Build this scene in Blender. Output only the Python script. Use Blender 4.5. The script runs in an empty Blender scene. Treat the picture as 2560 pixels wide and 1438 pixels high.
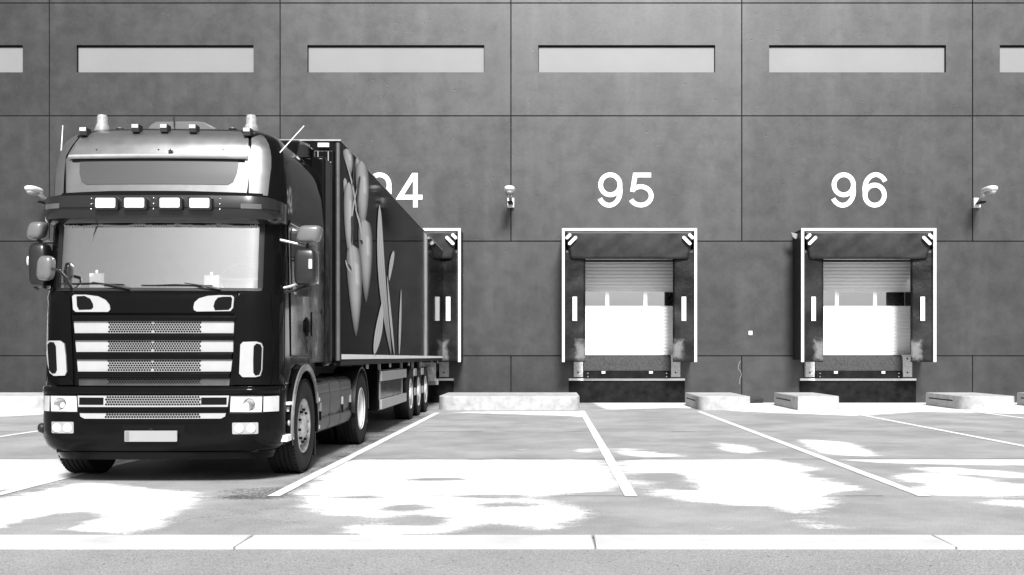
import bpy, math, random
import numpy as np
from mathutils import Vector
random.seed(7); rng = np.random.default_rng(7)
C = bpy.context.scene.collection
R = math.radians
# ------------------------------------------------------------------ camera, sky, sun, exposure
F, VX, VY, H = 2535.0, 1375.0, 889.0, 1.28          # focal length and vanishing point in photo pixels, eye height
cam = bpy.data.cameras.new('camera'); cam.sensor_width = 36; cam.lens = F / 2560 * 36
cam.shift_x = -(VX - 1280) / 2560; cam.shift_y = (VY - 719) / 2560
cam.clip_start = 0.1; cam.clip_end = 2000
co = bpy.data.objects.new('camera', cam); co.location = (0, 0, H); co.rotation_euler = (R(90), 0, 0); C.objects.link(co)
S = bpy.context.scene; S.camera = co
SUN_EL, SUN_AZ = 41, 172                            # azimuth from +Y clockwise: behind the camera, a little to the right
w = bpy.data.worlds.new('World'); S.world = w; w.use_nodes = True
nt = w.node_tree; nt.nodes.clear()
sky = nt.nodes.new('ShaderNodeTexSky'); sky.sky_type = 'NISHITA'; sky.sun_disc = False
sky.sun_elevation = R(SUN_EL); sky.sun_rotation = R(SUN_AZ); sky.dust_density = 4; sky.air_density = 1.5
bw = nt.nodes.new('ShaderNodeRGBToBW'); bg = nt.nodes.new('ShaderNodeBackground'); wo = nt.nodes.new('ShaderNodeOutputWorld')
bg.inputs[1].default_value = 0.06
nt.links.new(sky.outputs[0], bw.inputs[0]); nt.links.new(bw.outputs[0], bg.inputs[0]); nt.links.new(bg.outputs[0], wo.inputs[0])
sl = bpy.data.lights.new('sun', 'SUN'); sl.energy = 4.6; sl.angle = R(14); sl.color = (1, 1, 1)
so = bpy.data.objects.new('sun', sl); C.objects.link(so)
d = Vector((math.sin(R(SUN_AZ)) * math.cos(R(SUN_EL)), math.cos(R(SUN_AZ)) * math.cos(R(SUN_EL)), math.sin(R(SUN_EL))))
so.rotation_euler = (-d).to_track_quat('-Z', 'Y').to_euler(); so.location = (0, -10, 20)
V = S.view_settings; V.view_transform = 'Standard'; V.look = 'None'; V.gamma = 1; V.exposure = 0.75; V.use_curve_mapping = False
S.cycles.use_denoising = True
S.cycles.max_bounces = 6

# ------------------------------------------------------------------ materials (all neutral: the place is seen in black and white)
def nd(t, k, **kw):
    n = t.nodes.new(k)
    for a, b in kw.items(): setattr(n, a, b)
    return n
def newmat(name):
    m = bpy.data.materials.new(name); m.use_nodes = True; t = m.node_tree
    return m, t, t.nodes['Principled BSDF'], t.nodes['Material Output']
def g4(v): return (v, v, v, 1)
def mat(name, base, rough=.5, metal=0, spec=.5, coat=0, var=.15, scale=6, bump=0, bscale=60, rvar=.1, stretch=(1, 1, 1), coatr=.03, ior=1.5):
    m, t, b, o = newmat(name); L = t.links.new
    b.inputs['Roughness'].default_value = rough; b.inputs['Metallic'].default_value = metal; b.inputs['IOR'].default_value = ior
    b.inputs['Specular IOR Level'].default_value = spec; b.inputs['Coat Weight'].default_value = coat; b.inputs['Coat Roughness'].default_value = coatr
    tc = nd(t, 'ShaderNodeTexCoord'); mp = nd(t, 'ShaderNodeMapping'); mp.inputs['Scale'].default_value = stretch
    L(tc.outputs['Object'], mp.inputs[0])
    n = nd(t, 'ShaderNodeTexNoise'); n.inputs['Scale'].default_value = scale; n.inputs['Detail'].default_value = 6; n.inputs['Roughness'].default_value = .65
    L(mp.outputs[0], n.inputs['Vector'])
    r = nd(t, 'ShaderNodeMapRange'); r.inputs['From Min'].default_value = .3; r.inputs['From Max'].default_value = .7
    r.inputs['To Min'].default_value = base * (1 - var); r.inputs['To Max'].default_value = base * (1 + var)
    L(n.outputs['Fac'], r.inputs[0]); L(r.outputs[0], b.inputs['Base Color'])
    r2 = nd(t, 'ShaderNodeMapRange'); r2.inputs['From Min'].default_value = .3; r2.inputs['From Max'].default_value = .7
    r2.inputs['To Min'].default_value = max(.01, rough - rvar * rough); r2.inputs['To Max'].default_value = rough + rvar * rough
    L(n.outputs['Fac'], r2.inputs[0]); L(r2.outputs[0], b.inputs['Roughness'])
    if bump:
        n2 = nd(t, 'ShaderNodeTexNoise'); n2.inputs['Scale'].default_value = bscale; n2.inputs['Detail'].default_value = 4
        L(mp.outputs[0], n2.inputs['Vector'])
        bp = nd(t, 'ShaderNodeBump'); bp.inputs['Strength'].default_value = bump; bp.inputs['Distance'].default_value = .01
        L(n2.outputs['Fac'], bp.inputs['Height']); L(bp.outputs[0], b.inputs['Normal'])
    return m
def math_(t, op, a, b=None, clamp=False):
    n = nd(t, 'ShaderNodeMath', operation=op); n.use_clamp = clamp
    for i, v in enumerate((a, b)):
        if v is None: continue
        if hasattr(v, 'node'): t.links.new(v, n.inputs[i])
        else: n.inputs[i].default_value = v
    return n.outputs[0]
def smooth(t, v, lo, hi, a=0, b=1):
    n = nd(t, 'ShaderNodeMapRange'); n.interpolation_type = 'SMOOTHSTEP'
    n.inputs['From Min'].default_value = lo; n.inputs['From Max'].default_value = hi
    n.inputs['To Min'].default_value = a; n.inputs['To Max'].default_value = b
    t.links.new(v, n.inputs[0]); return n.outputs[0]
def noise(t, vec, scale, det=5, rough=.6, dist=0):
    n = nd(t, 'ShaderNodeTexNoise'); n.inputs['Scale'].default_value = scale; n.inputs['Detail'].default_value = det
    n.inputs['Roughness'].default_value = rough; n.inputs['Distortion'].default_value = dist
    t.links.new(vec, n.inputs['Vector']); return n.outputs['Fac']

paint = mat('black_paint', .004, .07, var=.12, ior=1.2, rvar=.6, bump=.02, bscale=3)
paint2 = mat('black_bumper_paint', .004, .16, ior=1.2, rvar=.5, var=.15, bump=.02, bscale=5)
trailer_skin = mat('dark_trailer_skin', .009, .05, ior=1.06, var=.1, bump=.10, bscale=1.1)
sky_sheen = mat('sky_sheen_paint', .30, .33, metal=.85, var=.04, bump=.03, bscale=4)  # pale metallic colour stands in for sky reflected in dark gloss paint
whitepaint = mat('white_grille_paint', .33, .32, var=.05)
blackplastic = mat('black_plastic', .012, .45, spec=.35, bump=.15, bscale=200)
rubber = mat('tyre_rubber', .008, .75, spec=.25, bump=.4, bscale=45, var=.4)
chrome = mat('bright_metal', .6, .2, metal=1, var=.05)
rimmat = mat('wheel_rim_paint', .32, .4, metal=.2, var=.25, scale=14)
rimwhite = mat('white_rim_paint', .6, .5, var=.12, scale=10)
lens = mat('lamp_lens', .62, .08, coat=1, var=.2, scale=25)
lensgrey = mat('indicator_lens', .45, .1, coat=1, var=.12)
dark = mat('dark_void', .004, .8, spec=.1, var=.1)
chassis = mat('chassis_paint', .005, .6, spec=.25, var=.5, scale=12)
skirtm = mat('dusty_black_panels', .035, .38, var=.35, scale=5, spec=.5)
greyalu = mat('grey_aluminium', .34, .4, metal=.3, var=.15)
platem = mat('number_plate_white', .25, .4, var=.04)
plategrey = mat('number_plate_band', .16, .4, var=.04)
paper = mat('white_paper', .9, .8, var=.02)
cabin = mat('cabin_lining', .3, .9, var=.2)
white = mat('white_enamel', .78, .4, var=.05)
blocks = mat('pale_cast_concrete', .35, .85, var=.28, scale=5, bump=.5, bscale=50)
whitemark = mat('white_reflective_strip', .8, .5, var=.03)
leveller = mat('worn_tread_plate', .03, .5, var=.9, scale=22, bump=.8, bscale=70)
board = mat('worn_white_board', .5, .7, var=.35, scale=14)
pitm = mat('scuffed_black_panel', .006, .5, var=.9, scale=5, spec=.12)
printm = mat('pale_printed_picture', .7, .25, var=.3, scale=1.6, stretch=(1, 2, .5))
printd = mat('dark_printed_picture', .04, .25, var=.4, scale=3)
mirrorh = mat('dark_mirror_shell', .012, .3, coat=.15, var=.1)
mirrorl = mat('grey_mirror_shell', .12, .3, coat=.5, var=.1)

beaconm = mat('pale_beacon_base', .2, .4)
domem = mat('pale_beacon_dome', .3, .12, coat=1, var=.3, scale=30)
def glass(name, refl, tint, base=None):
    m, t, b, o = newmat(name); t.nodes.remove(b); L = t.links.new
    g = nd(t, 'ShaderNodeBsdfGlossy'); g.inputs['Roughness'].default_value = .03; g.inputs['Color'].default_value = g4(.95)
    if base is None: tr = nd(t, 'ShaderNodeBsdfTransparent'); tr.inputs[0].default_value = g4(tint)
    else: tr = nd(t, 'ShaderNodeBsdfDiffuse'); tr.inputs[0].default_value = g4(base)
    mx = nd(t, 'ShaderNodeMixShader'); lw = nd(t, 'ShaderNodeLayerWeight'); lw.inputs[0].default_value = .3
    f = smooth(t, lw.outputs['Facing'], 0, 1, refl, 1); L(f, mx.inputs[0]); L(tr.outputs[0], mx.inputs[1]); L(g.outputs[0], mx.inputs[2]); L(mx.outputs[0], o.inputs[0])
    tc = nd(t, 'ShaderNodeTexCoord'); bp = nd(t, 'ShaderNodeBump'); bp.inputs['Strength'].default_value = .05; bp.inputs['Distance'].default_value = .02
    L(noise(t, tc.outputs['Object'], 1.5, 1), bp.inputs['Height']); L(bp.outputs[0], g.inputs['Normal'])
    return m
windglass = glass('windscreen_glass', .40, .9)
sideglass = glass('dark_side_glass', .12, 0, .008)
doorglass = glass('door_window_glass', .62, 0, .03)
clearplastic = glass('beacon_plastic', .12, .8)

def wall_material():
    m, t, b, o = newmat('grey_concrete_panel'); L = t.links.new
    tc = nd(t, 'ShaderNodeTexCoord'); ob = tc.outputs['Object']
    geo = nd(t, 'ShaderNodeNewGeometry')
    mp = nd(t, 'ShaderNodeMapping'); mp.inputs['Scale'].default_value = (1, 1, .12); L(ob, mp.inputs[0])
    big = smooth(t, noise(t, ob, .55, 7, .6), .3, .7, -.09, .09)
    streak = smooth(t, noise(t, mp.outputs[0], 1.6, 5, .6), .45, .7, 0, .12)
    fine = smooth(t, noise(t, ob, 9, 7, .8), .3, .7, -.07, .07)
    pit = nd(t, 'ShaderNodeTexVoronoi'); pit.inputs['Scale'].default_value = 3.6; L(ob, pit.inputs['Vector'])
    spots = smooth(t, pit.outputs['Distance'], .03, .09, -.22, 0)
    rnd = smooth(t, geo.outputs['Random Per Island'], 0, 1, -.07, .07)
    s = math_(t, 'ADD', big, streak); s = math_(t, 'ADD', s, fine); s = math_(t, 'ADD', s, spots); s = math_(t, 'ADD', s, rnd)
    s = math_(t, 'ADD', s, 1.0); L(math_(t, 'MULTIPLY', s, .74), b.inputs['Specular IOR Level']); s = math_(t, 'MULTIPLY', s, WALLC); L(s, b.inputs['Base Color'])
    b.inputs['Roughness'].default_value = .42; b.inputs['Specular IOR Level'].default_value = .62; b.inputs['IOR'].default_value = 1.5
    L(smooth(t, noise(t, ob, 2.2, 5, .6), .3, .7, .37, .47), b.inputs['Roughness'])
    bp = nd(t, 'ShaderNodeBump'); bp.inputs['Strength'].default_value = .25; bp.inputs['Distance'].default_value = .006
    h = math_(t, 'ADD', noise(t, ob, 30, 5), math_(t, 'MULTIPLY', smooth(t, pit.outputs['Distance'], .03, .08), 2.0))
    L(h, bp.inputs['Height']); L(bp.outputs[0], b.inputs['Normal'])
    return m
WALLC = .019
wallm = wall_material()
windowpane = mat('pale_polycarbonate', .20, .35, var=.03, scale=.6)
numberm = mat('white_number_paint', .8, .6, var=.03)

def door_material():
    m = mat('white_door_panel', .78, .45, var=.04, scale=2)
    return m
doorm = door_material()

def curtain_material():
    m, t, b, o = newmat('worn_black_curtain'); L = t.links.new
    tc = nd(t, 'ShaderNodeTexCoord'); ob = tc.outputs['Object']; sx = nd(t, 'ShaderNodeSeparateXYZ'); L(ob, sx.inputs[0])
    oi = nd(t, 'ShaderNodeObjectInfo'); va = nd(t, 'ShaderNodeVectorMath', operation='ADD'); vs = nd(t, 'ShaderNodeVectorMath', operation='SCALE'); vs.inputs[0].default_value = (7, 3, 5); L(oi.outputs['Random'], vs.inputs['Scale']); L(ob, va.inputs[0]); L(vs.outputs[0], va.inputs[1]); ob = va.outputs[0]
    mp = nd(t, 'ShaderNodeMapping'); mp.inputs['Scale'].default_value = (1, 1, 1.0); L(ob, mp.inputs[0])
    base = smooth(t, noise(t, ob, 1.7, 4, .5), .35, .7, .002, .020)
    # scuffed pale patch, where lorries rub the curtain: x about +-1.3, z about 1.2..1.65
    ax = math_(t, 'ABSOLUTE', sx.outputs[0]); dx = math_(t, 'DIVIDE', math_(t, 'SUBTRACT', ax, 1.26), .16)
    dz = math_(t, 'DIVIDE', math_(t, 'SUBTRACT', sx.outputs[2], 1.42), .27)
    rr = math_(t, 'MAXIMUM', math_(t, 'ABSOLUTE', dx), math_(t, 'ABSOLUTE', dz))
    rr = math_(t, 'ADD', rr, math_(t, 'MULTIPLY', math_(t, 'SUBTRACT', noise(t, ob, 5, 9, .85), .5), 3.0))
    k = smooth(t, rr, .35, 1.25, .9, 0)
    mx = nd(t, 'ShaderNodeMix'); mx.data_type = 'FLOAT'; L(k, mx.inputs[0]); L(base, mx.inputs[2]); mx.inputs[3].default_value = .17
    L(mx.outputs[0], b.inputs['Base Color']); b.inputs['Roughness'].default_value = .42; b.inputs['Specular IOR Level'].default_value = .3
    bp = nd(t, 'ShaderNodeBump'); bp.inputs['Strength'].default_value = .5; bp.inputs['Distance'].default_value = .05
    L(noise(t, ob, 2.5, 3), bp.inputs['Height']); L(bp.outputs[0], b.inputs['Normal'])
    return m
curtain = curtain_material()

def paving_material():
    m, t, b, o = newmat('yard_concrete'); L = t.links.new
    tc = nd(t, 'ShaderNodeTexCoord'); ob = tc.outputs['Object']
    at = nd(t, 'ShaderNodeAttribute'); at.attribute_name = 'dry'; am = nd(t, 'ShaderNodeAttribute'); am.attribute_name = 'damp'
    mpq = nd(t, 'ShaderNodeMapping'); mpq.inputs['Scale'].default_value = (.4, 2.0, 1); L(ob, mpq.inputs[0]); NS = noise(t, mpq.outputs[0], 2.1, 9, .78, .4)
    n1 = noise(t, ob, 1.9, 9, .72, .6); n2 = noise(t, ob, 30, 5, .8); n3 = noise(t, ob, 90, 2, .6)
    k = math_(t, 'ADD', at.outputs['Fac'], math_(t, 'MULTIPLY', math_(t, 'SUBTRACT', n1, .5), 1.1))
    k = math_(t, 'ADD', k, math_(t, 'MULTIPLY', math_(t, 'SUBTRACT', n2, .5), 1.1)); k = math_(t, 'ADD', k, math_(t, 'MULTIPLY', math_(t, 'SUBTRACT', NS, .5), 1.3))
    k = smooth(t, k, .28, .74)
    n4 = noise(t, ob, .7, 6, .7)
    grey = smooth(t, n4, .3, .72, .21, .33); grey = math_(t, 'ADD', grey, smooth(t, n3, .25, .75, -.09, .09))
    mx = nd(t, 'ShaderNodeMix'); mx.data_type = 'FLOAT'; L(k, mx.inputs[0]); L(grey, mx.inputs[2]); mx.inputs[3].default_value = .68
    sp = math_(t, 'ADD', n2, math_(t, 'MULTIPLY', am.outputs['Fac'], .30)); sp = math_(t, 'ADD', sp, math_(t, 'MULTIPLY', math_(t, 'SUBTRACT', n1, .5), .5))
    dk = math_(t, 'MULTIPLY', smooth(t, sp, .69, .84), .85)
    mx2 = nd(t, 'ShaderNodeMix'); mx2.data_type = 'FLOAT'; L(dk, mx2.inputs[0]); L(mx.outputs[0], mx2.inputs[2]); mx2.inputs[3].default_value = .03
    L(mx2.outputs[0], b.inputs['Base Color']); b.inputs['Roughness'].default_value = .8; b.inputs['Specular IOR Level'].default_value = .3
    bp = nd(t, 'ShaderNodeBump'); bp.inputs['Strength'].default_value = .4; bp.inputs['Distance'].default_value = .006
    L(n3, bp.inputs['Height']); L(bp.outputs[0], b.inputs['Normal'])
    return m
pavem = paving_material()
def road_material():
    m, t, b, o = newmat('grey_asphalt'); L = t.links.new
    tc = nd(t, 'ShaderNodeTexCoord'); ob = tc.outputs['Object']
    n1 = noise(t, ob, .8, 6, .65); n3 = noise(t, ob, 105, 3, .75); vo = nd(t, 'ShaderNodeTexVoronoi'); vo.inputs['Scale'].default_value = 55; L(ob, vo.inputs['Vector'])
    c = math_(t, 'ADD', smooth(t, n1, .3, .7, .23, .28), smooth(t, n3, .3, .7, -.10, .10))
    c = math_(t, 'ADD', c, smooth(t, vo.outputs['Distance'], .0, .25, .09, 0))
    c = math_(t, 'MULTIPLY', c, smooth(t, noise(t, ob, 26, 2, .5), .24, .34, .25, 1))
    L(c, b.inputs['Base Color']); b.inputs['Roughness'].default_value = .85; b.inputs['Specular IOR Level'].default_value = .3
    bp = nd(t, 'ShaderNodeBump'); bp.inputs['Strength'].default_value = .7; bp.inputs['Distance'].default_value = .008
    L(vo.outputs['Distance'], bp.inputs['Height']); L(bp.outputs[0], b.inputs['Normal'])
    return m
roadm = road_material()
kerbm = mat('pale_kerb_stone', .5, .85, var=.12, scale=2.5, bump=.4, bscale=80)
linem = mat('white_road_paint', .68, .7, var=.12, scale=9)

# ------------------------------------------------------------------ mesh helpers
class MB:
    def __init__(s): s.v = []; s.f = []; s.mi = []; s.sm = []
    def add(s, v, f, mi=0, sm=False):
        o = len(s.v); s.v += [tuple(p) for p in v]; s.f += [tuple(i + o for i in q) for q in f]; s.mi += [mi] * len(f); s.sm += [sm] * len(f); return s
    def box(s, x0, x1, y0, y1, z0, z1, mi=0):
        return s.add([(x0,y0,z0),(x1,y0,z0),(x1,y1,z0),(x0,y1,z0),(x0,y0,z1),(x1,y0,z1),(x1,y1,z1),(x0,y1,z1)],
                     [(0,3,2,1),(4,5,6,7),(0,1,5,4),(1,2,6,5),(2,3,7,6),(3,0,4,7)], mi)
    def tube(s, pts, r, n=10, mi=0, caps=True):
        pts = [Vector(p) for p in pts]; rs = r if isinstance(r, (list, tuple)) else [r] * len(pts)
        v = []; f = []; ref = None
        for i, p in enumerate(pts):
            t = (pts[min(i + 1, len(pts) - 1)] - pts[max(i - 1, 0)]).normalized()
            if ref is None: ref = t.orthogonal().normalized()
            a = (ref - t * ref.dot(t)).normalized(); ref = a; b = t.cross(a)
            for k in range(n):
                q = 2 * math.pi * k / n; v.append(p + (a * math.cos(q) + b * math.sin(q)) * rs[i])
        for i in range(len(pts) - 1):
            for k in range(n):
                k2 = (k + 1) % n; f.append((i*n+k, i*n+k2, (i+1)*n+k2, (i+1)*n+k))
        if caps: f.append(tuple(reversed(range(n)))); f.append(tuple(range((len(pts)-1)*n, len(pts)*n)))
        return s.add(v, f, mi, True)
    def lathe(s, prof, c, axis='x', n=40, mi=0, close=False):
        v = []; f = []; m = len(prof)
        for k in range(n):
            q = 2 * math.pi * k / n; cs, sn = math.cos(q), math.sin(q)
            for r, h in prof:
                if axis == 'x': v.append((c[0] + h, c[1] + r * cs, c[2] + r * sn))
                elif axis == 'z': v.append((c[0] + r * cs, c[1] + r * sn, c[2] + h))
                else: v.append((c[0] + r * cs, c[1] + h, c[2] + r * sn))
        for k in range(n):
            k2 = (k + 1) % n
            for j in range(m if close else m - 1):
                j2 = (j + 1) % m; f.append((k*m+j, k2*m+j, k2*m+j2, k*m+j2))
        return s.add(v, f, mi, True)
    def blob(s, c, r, e=.5, n=24, mi=0, shear=0):
        v = []; f = []; m = n // 2
        sg = lambda a, p: math.copysign(abs(a) ** p, a)
        for j in range(m + 1):
            th = -math.pi / 2 + math.pi * j / m
            for k in range(n):
                ph = 2 * math.pi * k / n
                x = sg(math.cos(th), e) * sg(math.cos(ph), e); y = sg(math.cos(th), e) * sg(math.sin(ph), e); z = sg(math.sin(th), e)
                v.append((c[0] + r[0] * x + shear * z, c[1] + r[1] * y, c[2] + r[2] * z))
        for j in range(m):
            for k in range(n):
                k2 = (k + 1) % n; f.append((j*n+k, j*n+k2, (j+1)*n+k2, (j+1)*n+k))
        return s.add(v, f, mi, True)
    def prism_x(s, poly, x0, x1, mi=0):        # polygon in (y,z), extruded along x
        n = len(poly); v = [(x0, a, b) for a, b in poly] + [(x1, a, b) for a, b in poly]
        return s.add(v, [tuple(range(n)), tuple(reversed(range(n, 2*n)))] + [(i, i+n, (i+1) % n + n, (i+1) % n) for i in range(n)], mi)
    def prism_y(s, poly, y0, y1, mi=0):        # polygon in (x,z)
        n = len(poly); v = [(a, y0, b) for a, b in poly] + [(a, y1, b) for a, b in poly]
        return s.add(v, [tuple(range(n)), tuple(reversed(range(n, 2*n)))] + [(i, i+n, (i+1) % n + n, (i+1) % n) for i in range(n)], mi)
    def prism_z(s, poly, z0, z1, mi=0):
        n = len(poly); v = [(a, b, z0) for a, b in poly] + [(a, b, z1) for a, b in poly]
        return s.add(v, [tuple(reversed(range(n))), tuple(range(n, 2*n))] + [(i, (i+1) % n, (i+1) % n + n, i+n) for i in range(n)], mi)
    def build(s, name, mats, parent=None, bevel=0, smooth=False, ang=35, loc=None):
        me = bpy.data.meshes.new(name); me.from_pydata(s.v, [], s.f)
        for m in (mats if isinstance(mats, (list, tuple)) else [mats]): me.materials.append(m)
        me.polygons.foreach_set('material_index', s.mi); me.polygons.foreach_set('use_smooth', [smooth or a for a in s.sm])
        bm = __import__('bmesh').new(); bm.from_mesh(me)
        __import__('bmesh').ops.recalc_face_normals(bm, faces=bm.faces); bm.to_mesh(me); bm.free()
        me.set_sharp_from_angle(angle=R(ang)); me.update()
        o = bpy.data.objects.new(name, me); C.objects.link(o)
        if parent: o.parent = parent
        if loc: o.location = loc
        if bevel:
            b = o.modifiers.new('bevel', 'BEVEL'); b.width = bevel; b.segments = 2; b.limit_method = 'ANGLE'; b.angle_limit = R(40)
        return o
def empty(name, loc, label=None, cat=None, group=None, rz=0):
    o = bpy.data.objects.new(name, None); C.objects.link(o); o.location = loc; o.rotation_euler = (0, 0, rz)
    return tag(o, label, cat, group)
def tag(o, label=None, cat=None, group=None, kind=None):
    for k, v in (('label', label), ('category', cat), ('group', group), ('kind', kind)):
        if v: o[k] = v
    return o
def copy_tree(o, parent=None):
    c = o.copy(); C.objects.link(c); c.parent = parent
    for ch in [q for q in list(C.objects) if q.parent == o]: copy_tree(ch, c)
    return c
def lerp(tab, z):
    if z <= tab[0][0]: return tab[0][1]
    for (a, p), (b, q) in zip(tab, tab[1:]):
        if z <= b: return p + (q - p) * (z - a) / (b - a)
    return tab[-1][1]

# ------------------------------------------------------------------ ground
def gpt(px, py):                                     # photo pixel -> point on the ground
    D = H * F / (py - VY); return ((px - VX) * D / F, D)
WALL = 27.5; K0, K1 = 6.73, 7.16
n = 12; mb = MB()
mb.add([(-250,-250,-.006),(250,-250,-.006),(250,250,-.006),(-250,250,-.006)], [(0,1,2,3)])
tag(mb.build('ground', roadm), kind='structure')
xs = np.arange(-22, 24.01, .08); ys = np.concatenate([np.arange(K1, 13, .05), np.arange(13, WALL + .3, .09)])
X, Y = np.meshgrid(xs, ys); nx, ny = len(xs), len(ys)
def mask(polys, ells=()):
    m = np.zeros(X.shape)
    for poly in polys:
        P = [gpt(a, max(b, 1004)) for a, b in poly]; ins = np.zeros(X.shape, bool)
        for (x1, y1), (x2, y2) in zip(P, P[1:] + P[:1]):
            if y1 == y2: continue
            c = ((y1 > Y) != (y2 > Y)) & (X < (x2 - x1) * (Y - y1) / (y2 - y1) + x1); ins ^= c
        m[ins] = 1
    for cx, cy, rx, ry in ells:
        a = gpt(cx, cy); u = gpt(cx + rx, cy)[0] - a[0]; v = abs(gpt(cx, cy + ry)[1] - a[1])
        m[((X - a[0]) / u) ** 2 + ((Y - a[1]) / v) ** 2 < 1] = 1
    return m
def blur(m, k):
    for _ in range(k):
        p = np.pad(m, 1, mode='edge'); m = (p[1:-1,1:-1]*2 + p[:-2,1:-1] + p[2:,1:-1] + p[1:-1,:-2] + p[1:-1,2:]) / 6
    return m
dry_polys = [
 [(745,1235),(800,1195),(880,1150),(1495,1150),(1505,1170),(1520,1200),(1522,1228),(1400,1236),(1250,1242),(1350,1250),(1440,1262),(1455,1285),(1420,1305),(1430,1330),(1380,1336),(1320,1315),(1240,1300),(1150,1320),(1100,1336),(860,1336),(830,1300),(790,1290),(760,1260)],
 [(0,1250),(200,1205),(500,1232),(480,1262),(430,1290),(400,1315),(370,1332),(190,1332),(150,1300),(0,1325),(-400,1330),(-400,1250)],
 [(-600,1149),(140,1149),(190,1190),(0,1228),(-300,1240)],
 [(1545,1155),(1600,1150),(1950,1150),(2040,1172),(2010,1180),(2040,1195),(2155,1222),(2060,1235),(2080,1255),(2040,1280),(1930,1264),(1750,1262),(1735,1250),(1620,1238),(1595,1210),(1580,1190),(1560,1170)],
 [(1930,1262),(2040,1280),(2030,1295),(2100,1330),(2070,1336),(2010,1318),(1980,1290)],
 [(2235,1190),(2300,1180),(2400,1190),(2560,1212),(2900,1215),(2900,1242),(2340,1240),(2260,1212)],
 [(2420,1250),(2560,1250),(2700,1262),(2600,1270),(2500,1262)],
 [(2260,1166),(2400,1170),(2620,1188),(2620,1199),(2400,1186)],
 [(2080,1149),(2900,1149),(2900,1168),(2400,1162),(2200,1157)],
 [(1480,1006),(2900,1006),(2900,1042),(2300,1029),(2150,1040),(1900,1031),(1700,1019),(1520,1024)],
 [(1540,1114),(1600,1128),(1720,1140),(1600,1145),(1550,1135)],
 [(1790,1106),(1850,1110),(1915,1130),(1850,1137),(1810,1125)],
 [(1990,1098),(2120,1105),(2200,1142),(2060,1136)],
 [(1090,1030),(1460,1028),(1462,1045),(1420,1040),(1200,1033)],
 [(1280,1122),(1330,1122),(1330,1127),(1280,1127)],[(1440,1122),(1495,1120),(1500,1130),(1450,1132)],
 [(-600,1025),(115,1025),(115,1036),(0,1042),(-600,1050)],
 [(2260,1305),(2310,1280),(2330,1290),(2290,1300)],[(1830,1320),(1850,1310),(1872,1330),(1840,1334)]]
dry = mask(dry_polys)
hol = mask([[(1600,1181),(1690,1182),(1712,1190),(1715,1205),(1740,1232),(1660,1222),(1640,1208),(1600,1190)],[(2250,1208),(2310,1206),(2320,1216),(2270,1214)]],
           [(1090,1199,85,4),(1205,1241,75,5),(1040,1300,72,18),(150,1298,80,22),(900,1243,90,3),(1010,1270,60,10),(860,1300,40,14),(1265,1262,70,7)])
cut = int(np.searchsorted(ys, 12.5)); dry = np.vstack([blur(dry[:cut], 14), blur(dry[cut:], 10)])
dry = np.clip(dry - blur(hol, 12) * 1.2, 0, 1)
damp = mask([[(540,1238),(690,1215),(780,1165),(880,1105),(1000,1045),(1060,1030),(1085,1036),(900,1138),(715,1243),(700,1250),(560,1250)]],
            [(640,1243,110,7),(600,1225,60,8)])
damp2 = mask([[(400,1250),(820,1255),(860,1338),(380,1338)],[(2380,1300),(2560,1310),(2560,1340),(2460,1340)]])
damp = np.clip(blur(damp, 6) + .55 * blur(damp2, 25), 0, 1)
Z = np.zeros(X.shape)
co_ = np.stack([X.ravel(), Y.ravel(), Z.ravel()], 1)
idx = np.arange(nx * ny).reshape(ny, nx); q = np.stack([idx[:-1,:-1], idx[:-1,1:], idx[1:,1:], idx[1:,:-1]], -1).reshape(-1, 4)
me = bpy.data.meshes.new('pavement'); me.vertices.add(len(co_)); me.vertices.foreach_set('co', co_.ravel())
me.loops.add(q.size); me.loops.foreach_set('vertex_index', q.ravel()); me.polygons.add(len(q)); me.polygons.foreach_set('loop_start', np.arange(0, q.size, 4)); me.update()
for nm, a in (('dry', dry), ('damp', damp)):
    at = me.attributes.new(nm, 'FLOAT', 'POINT'); at.data.foreach_set('value', a.ravel().astype(np.float32))
me.materials.append(pavem); pv = bpy.data.objects.new('pavement', me); C.objects.link(pv); tag(pv, kind='structure')
# kerb of long flush stones
mb = MB(); jx = [-26.1 + 2.4 * i for i in range(23)]
for i in range(22):
    a, b = jx[i] + (.008 if i % 3 else .004), jx[i+1] - .006; o = random.uniform(-.006, .006)
    a0 = a + .05; mb.box(a, b, K0 + o, K1 + .012 + o * .5, -.03, .012 + random.uniform(0, .004))
tag(mb.build('kerb', kerbm, bevel=.008), kind='structure')
mb = MB()                                            # dark gritty joint beside the kerb and slab joints
for (y0, y1, x0, x1, dens) in ((12.50, 12.54, -20, 24, .75), (17.05, 17.08, -20, 24, .6), (9.232, 9.25, -9, 24, .5), (K1 - .004, K1 + .016, -9, 9, .8)):
    x = x0
    while x < x1:
        l = random.uniform(.03, .5); w_ = random.uniform(.3, 1)
        if random.random() < dens: yy = random.uniform(-.006, .006); mb.add([(x, y0 + yy, .0025), (x + l, y0 + yy + random.uniform(-.004, .004), .0025), (x + l, y0 + yy + (y1 - y0) * w_, .0025), (x, y0 + yy + (y1 - y0) * w_, .0025)], [(0, 1, 2, 3)])
        x += l
tag(mb.build('pavement_joint', mat('dark_joint', .04, .9, var=.8, scale=3)), kind='structure')
mb = MB()
for lx, y0, y1 in ((-8.65, 9.2, 22.6), (-5.07, 9.2, 22.6), (-2.51, 9.2, 22.6), (.735, 9.2, 23.4), (3.40, 9.2, 23.1), (6.68, 9.2, 23.1), (9.65, 9.2, 23.1), (13, 9.2, 23.1)):
    p = []; q2 = []
    for i in range(61):
        y = y0 + (y1 - y0) * i / 60; p.append((lx - .058 + random.uniform(-.004, .004), y, .006)); q2.append((lx + .058 + random.uniform(-.004, .004), y, .006))
    mb.add(p + q2, [(i, i + 61, i + 62, i + 1) for i in range(60)])
tag(mb.build('parking_line', linem), kind='structure')

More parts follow.
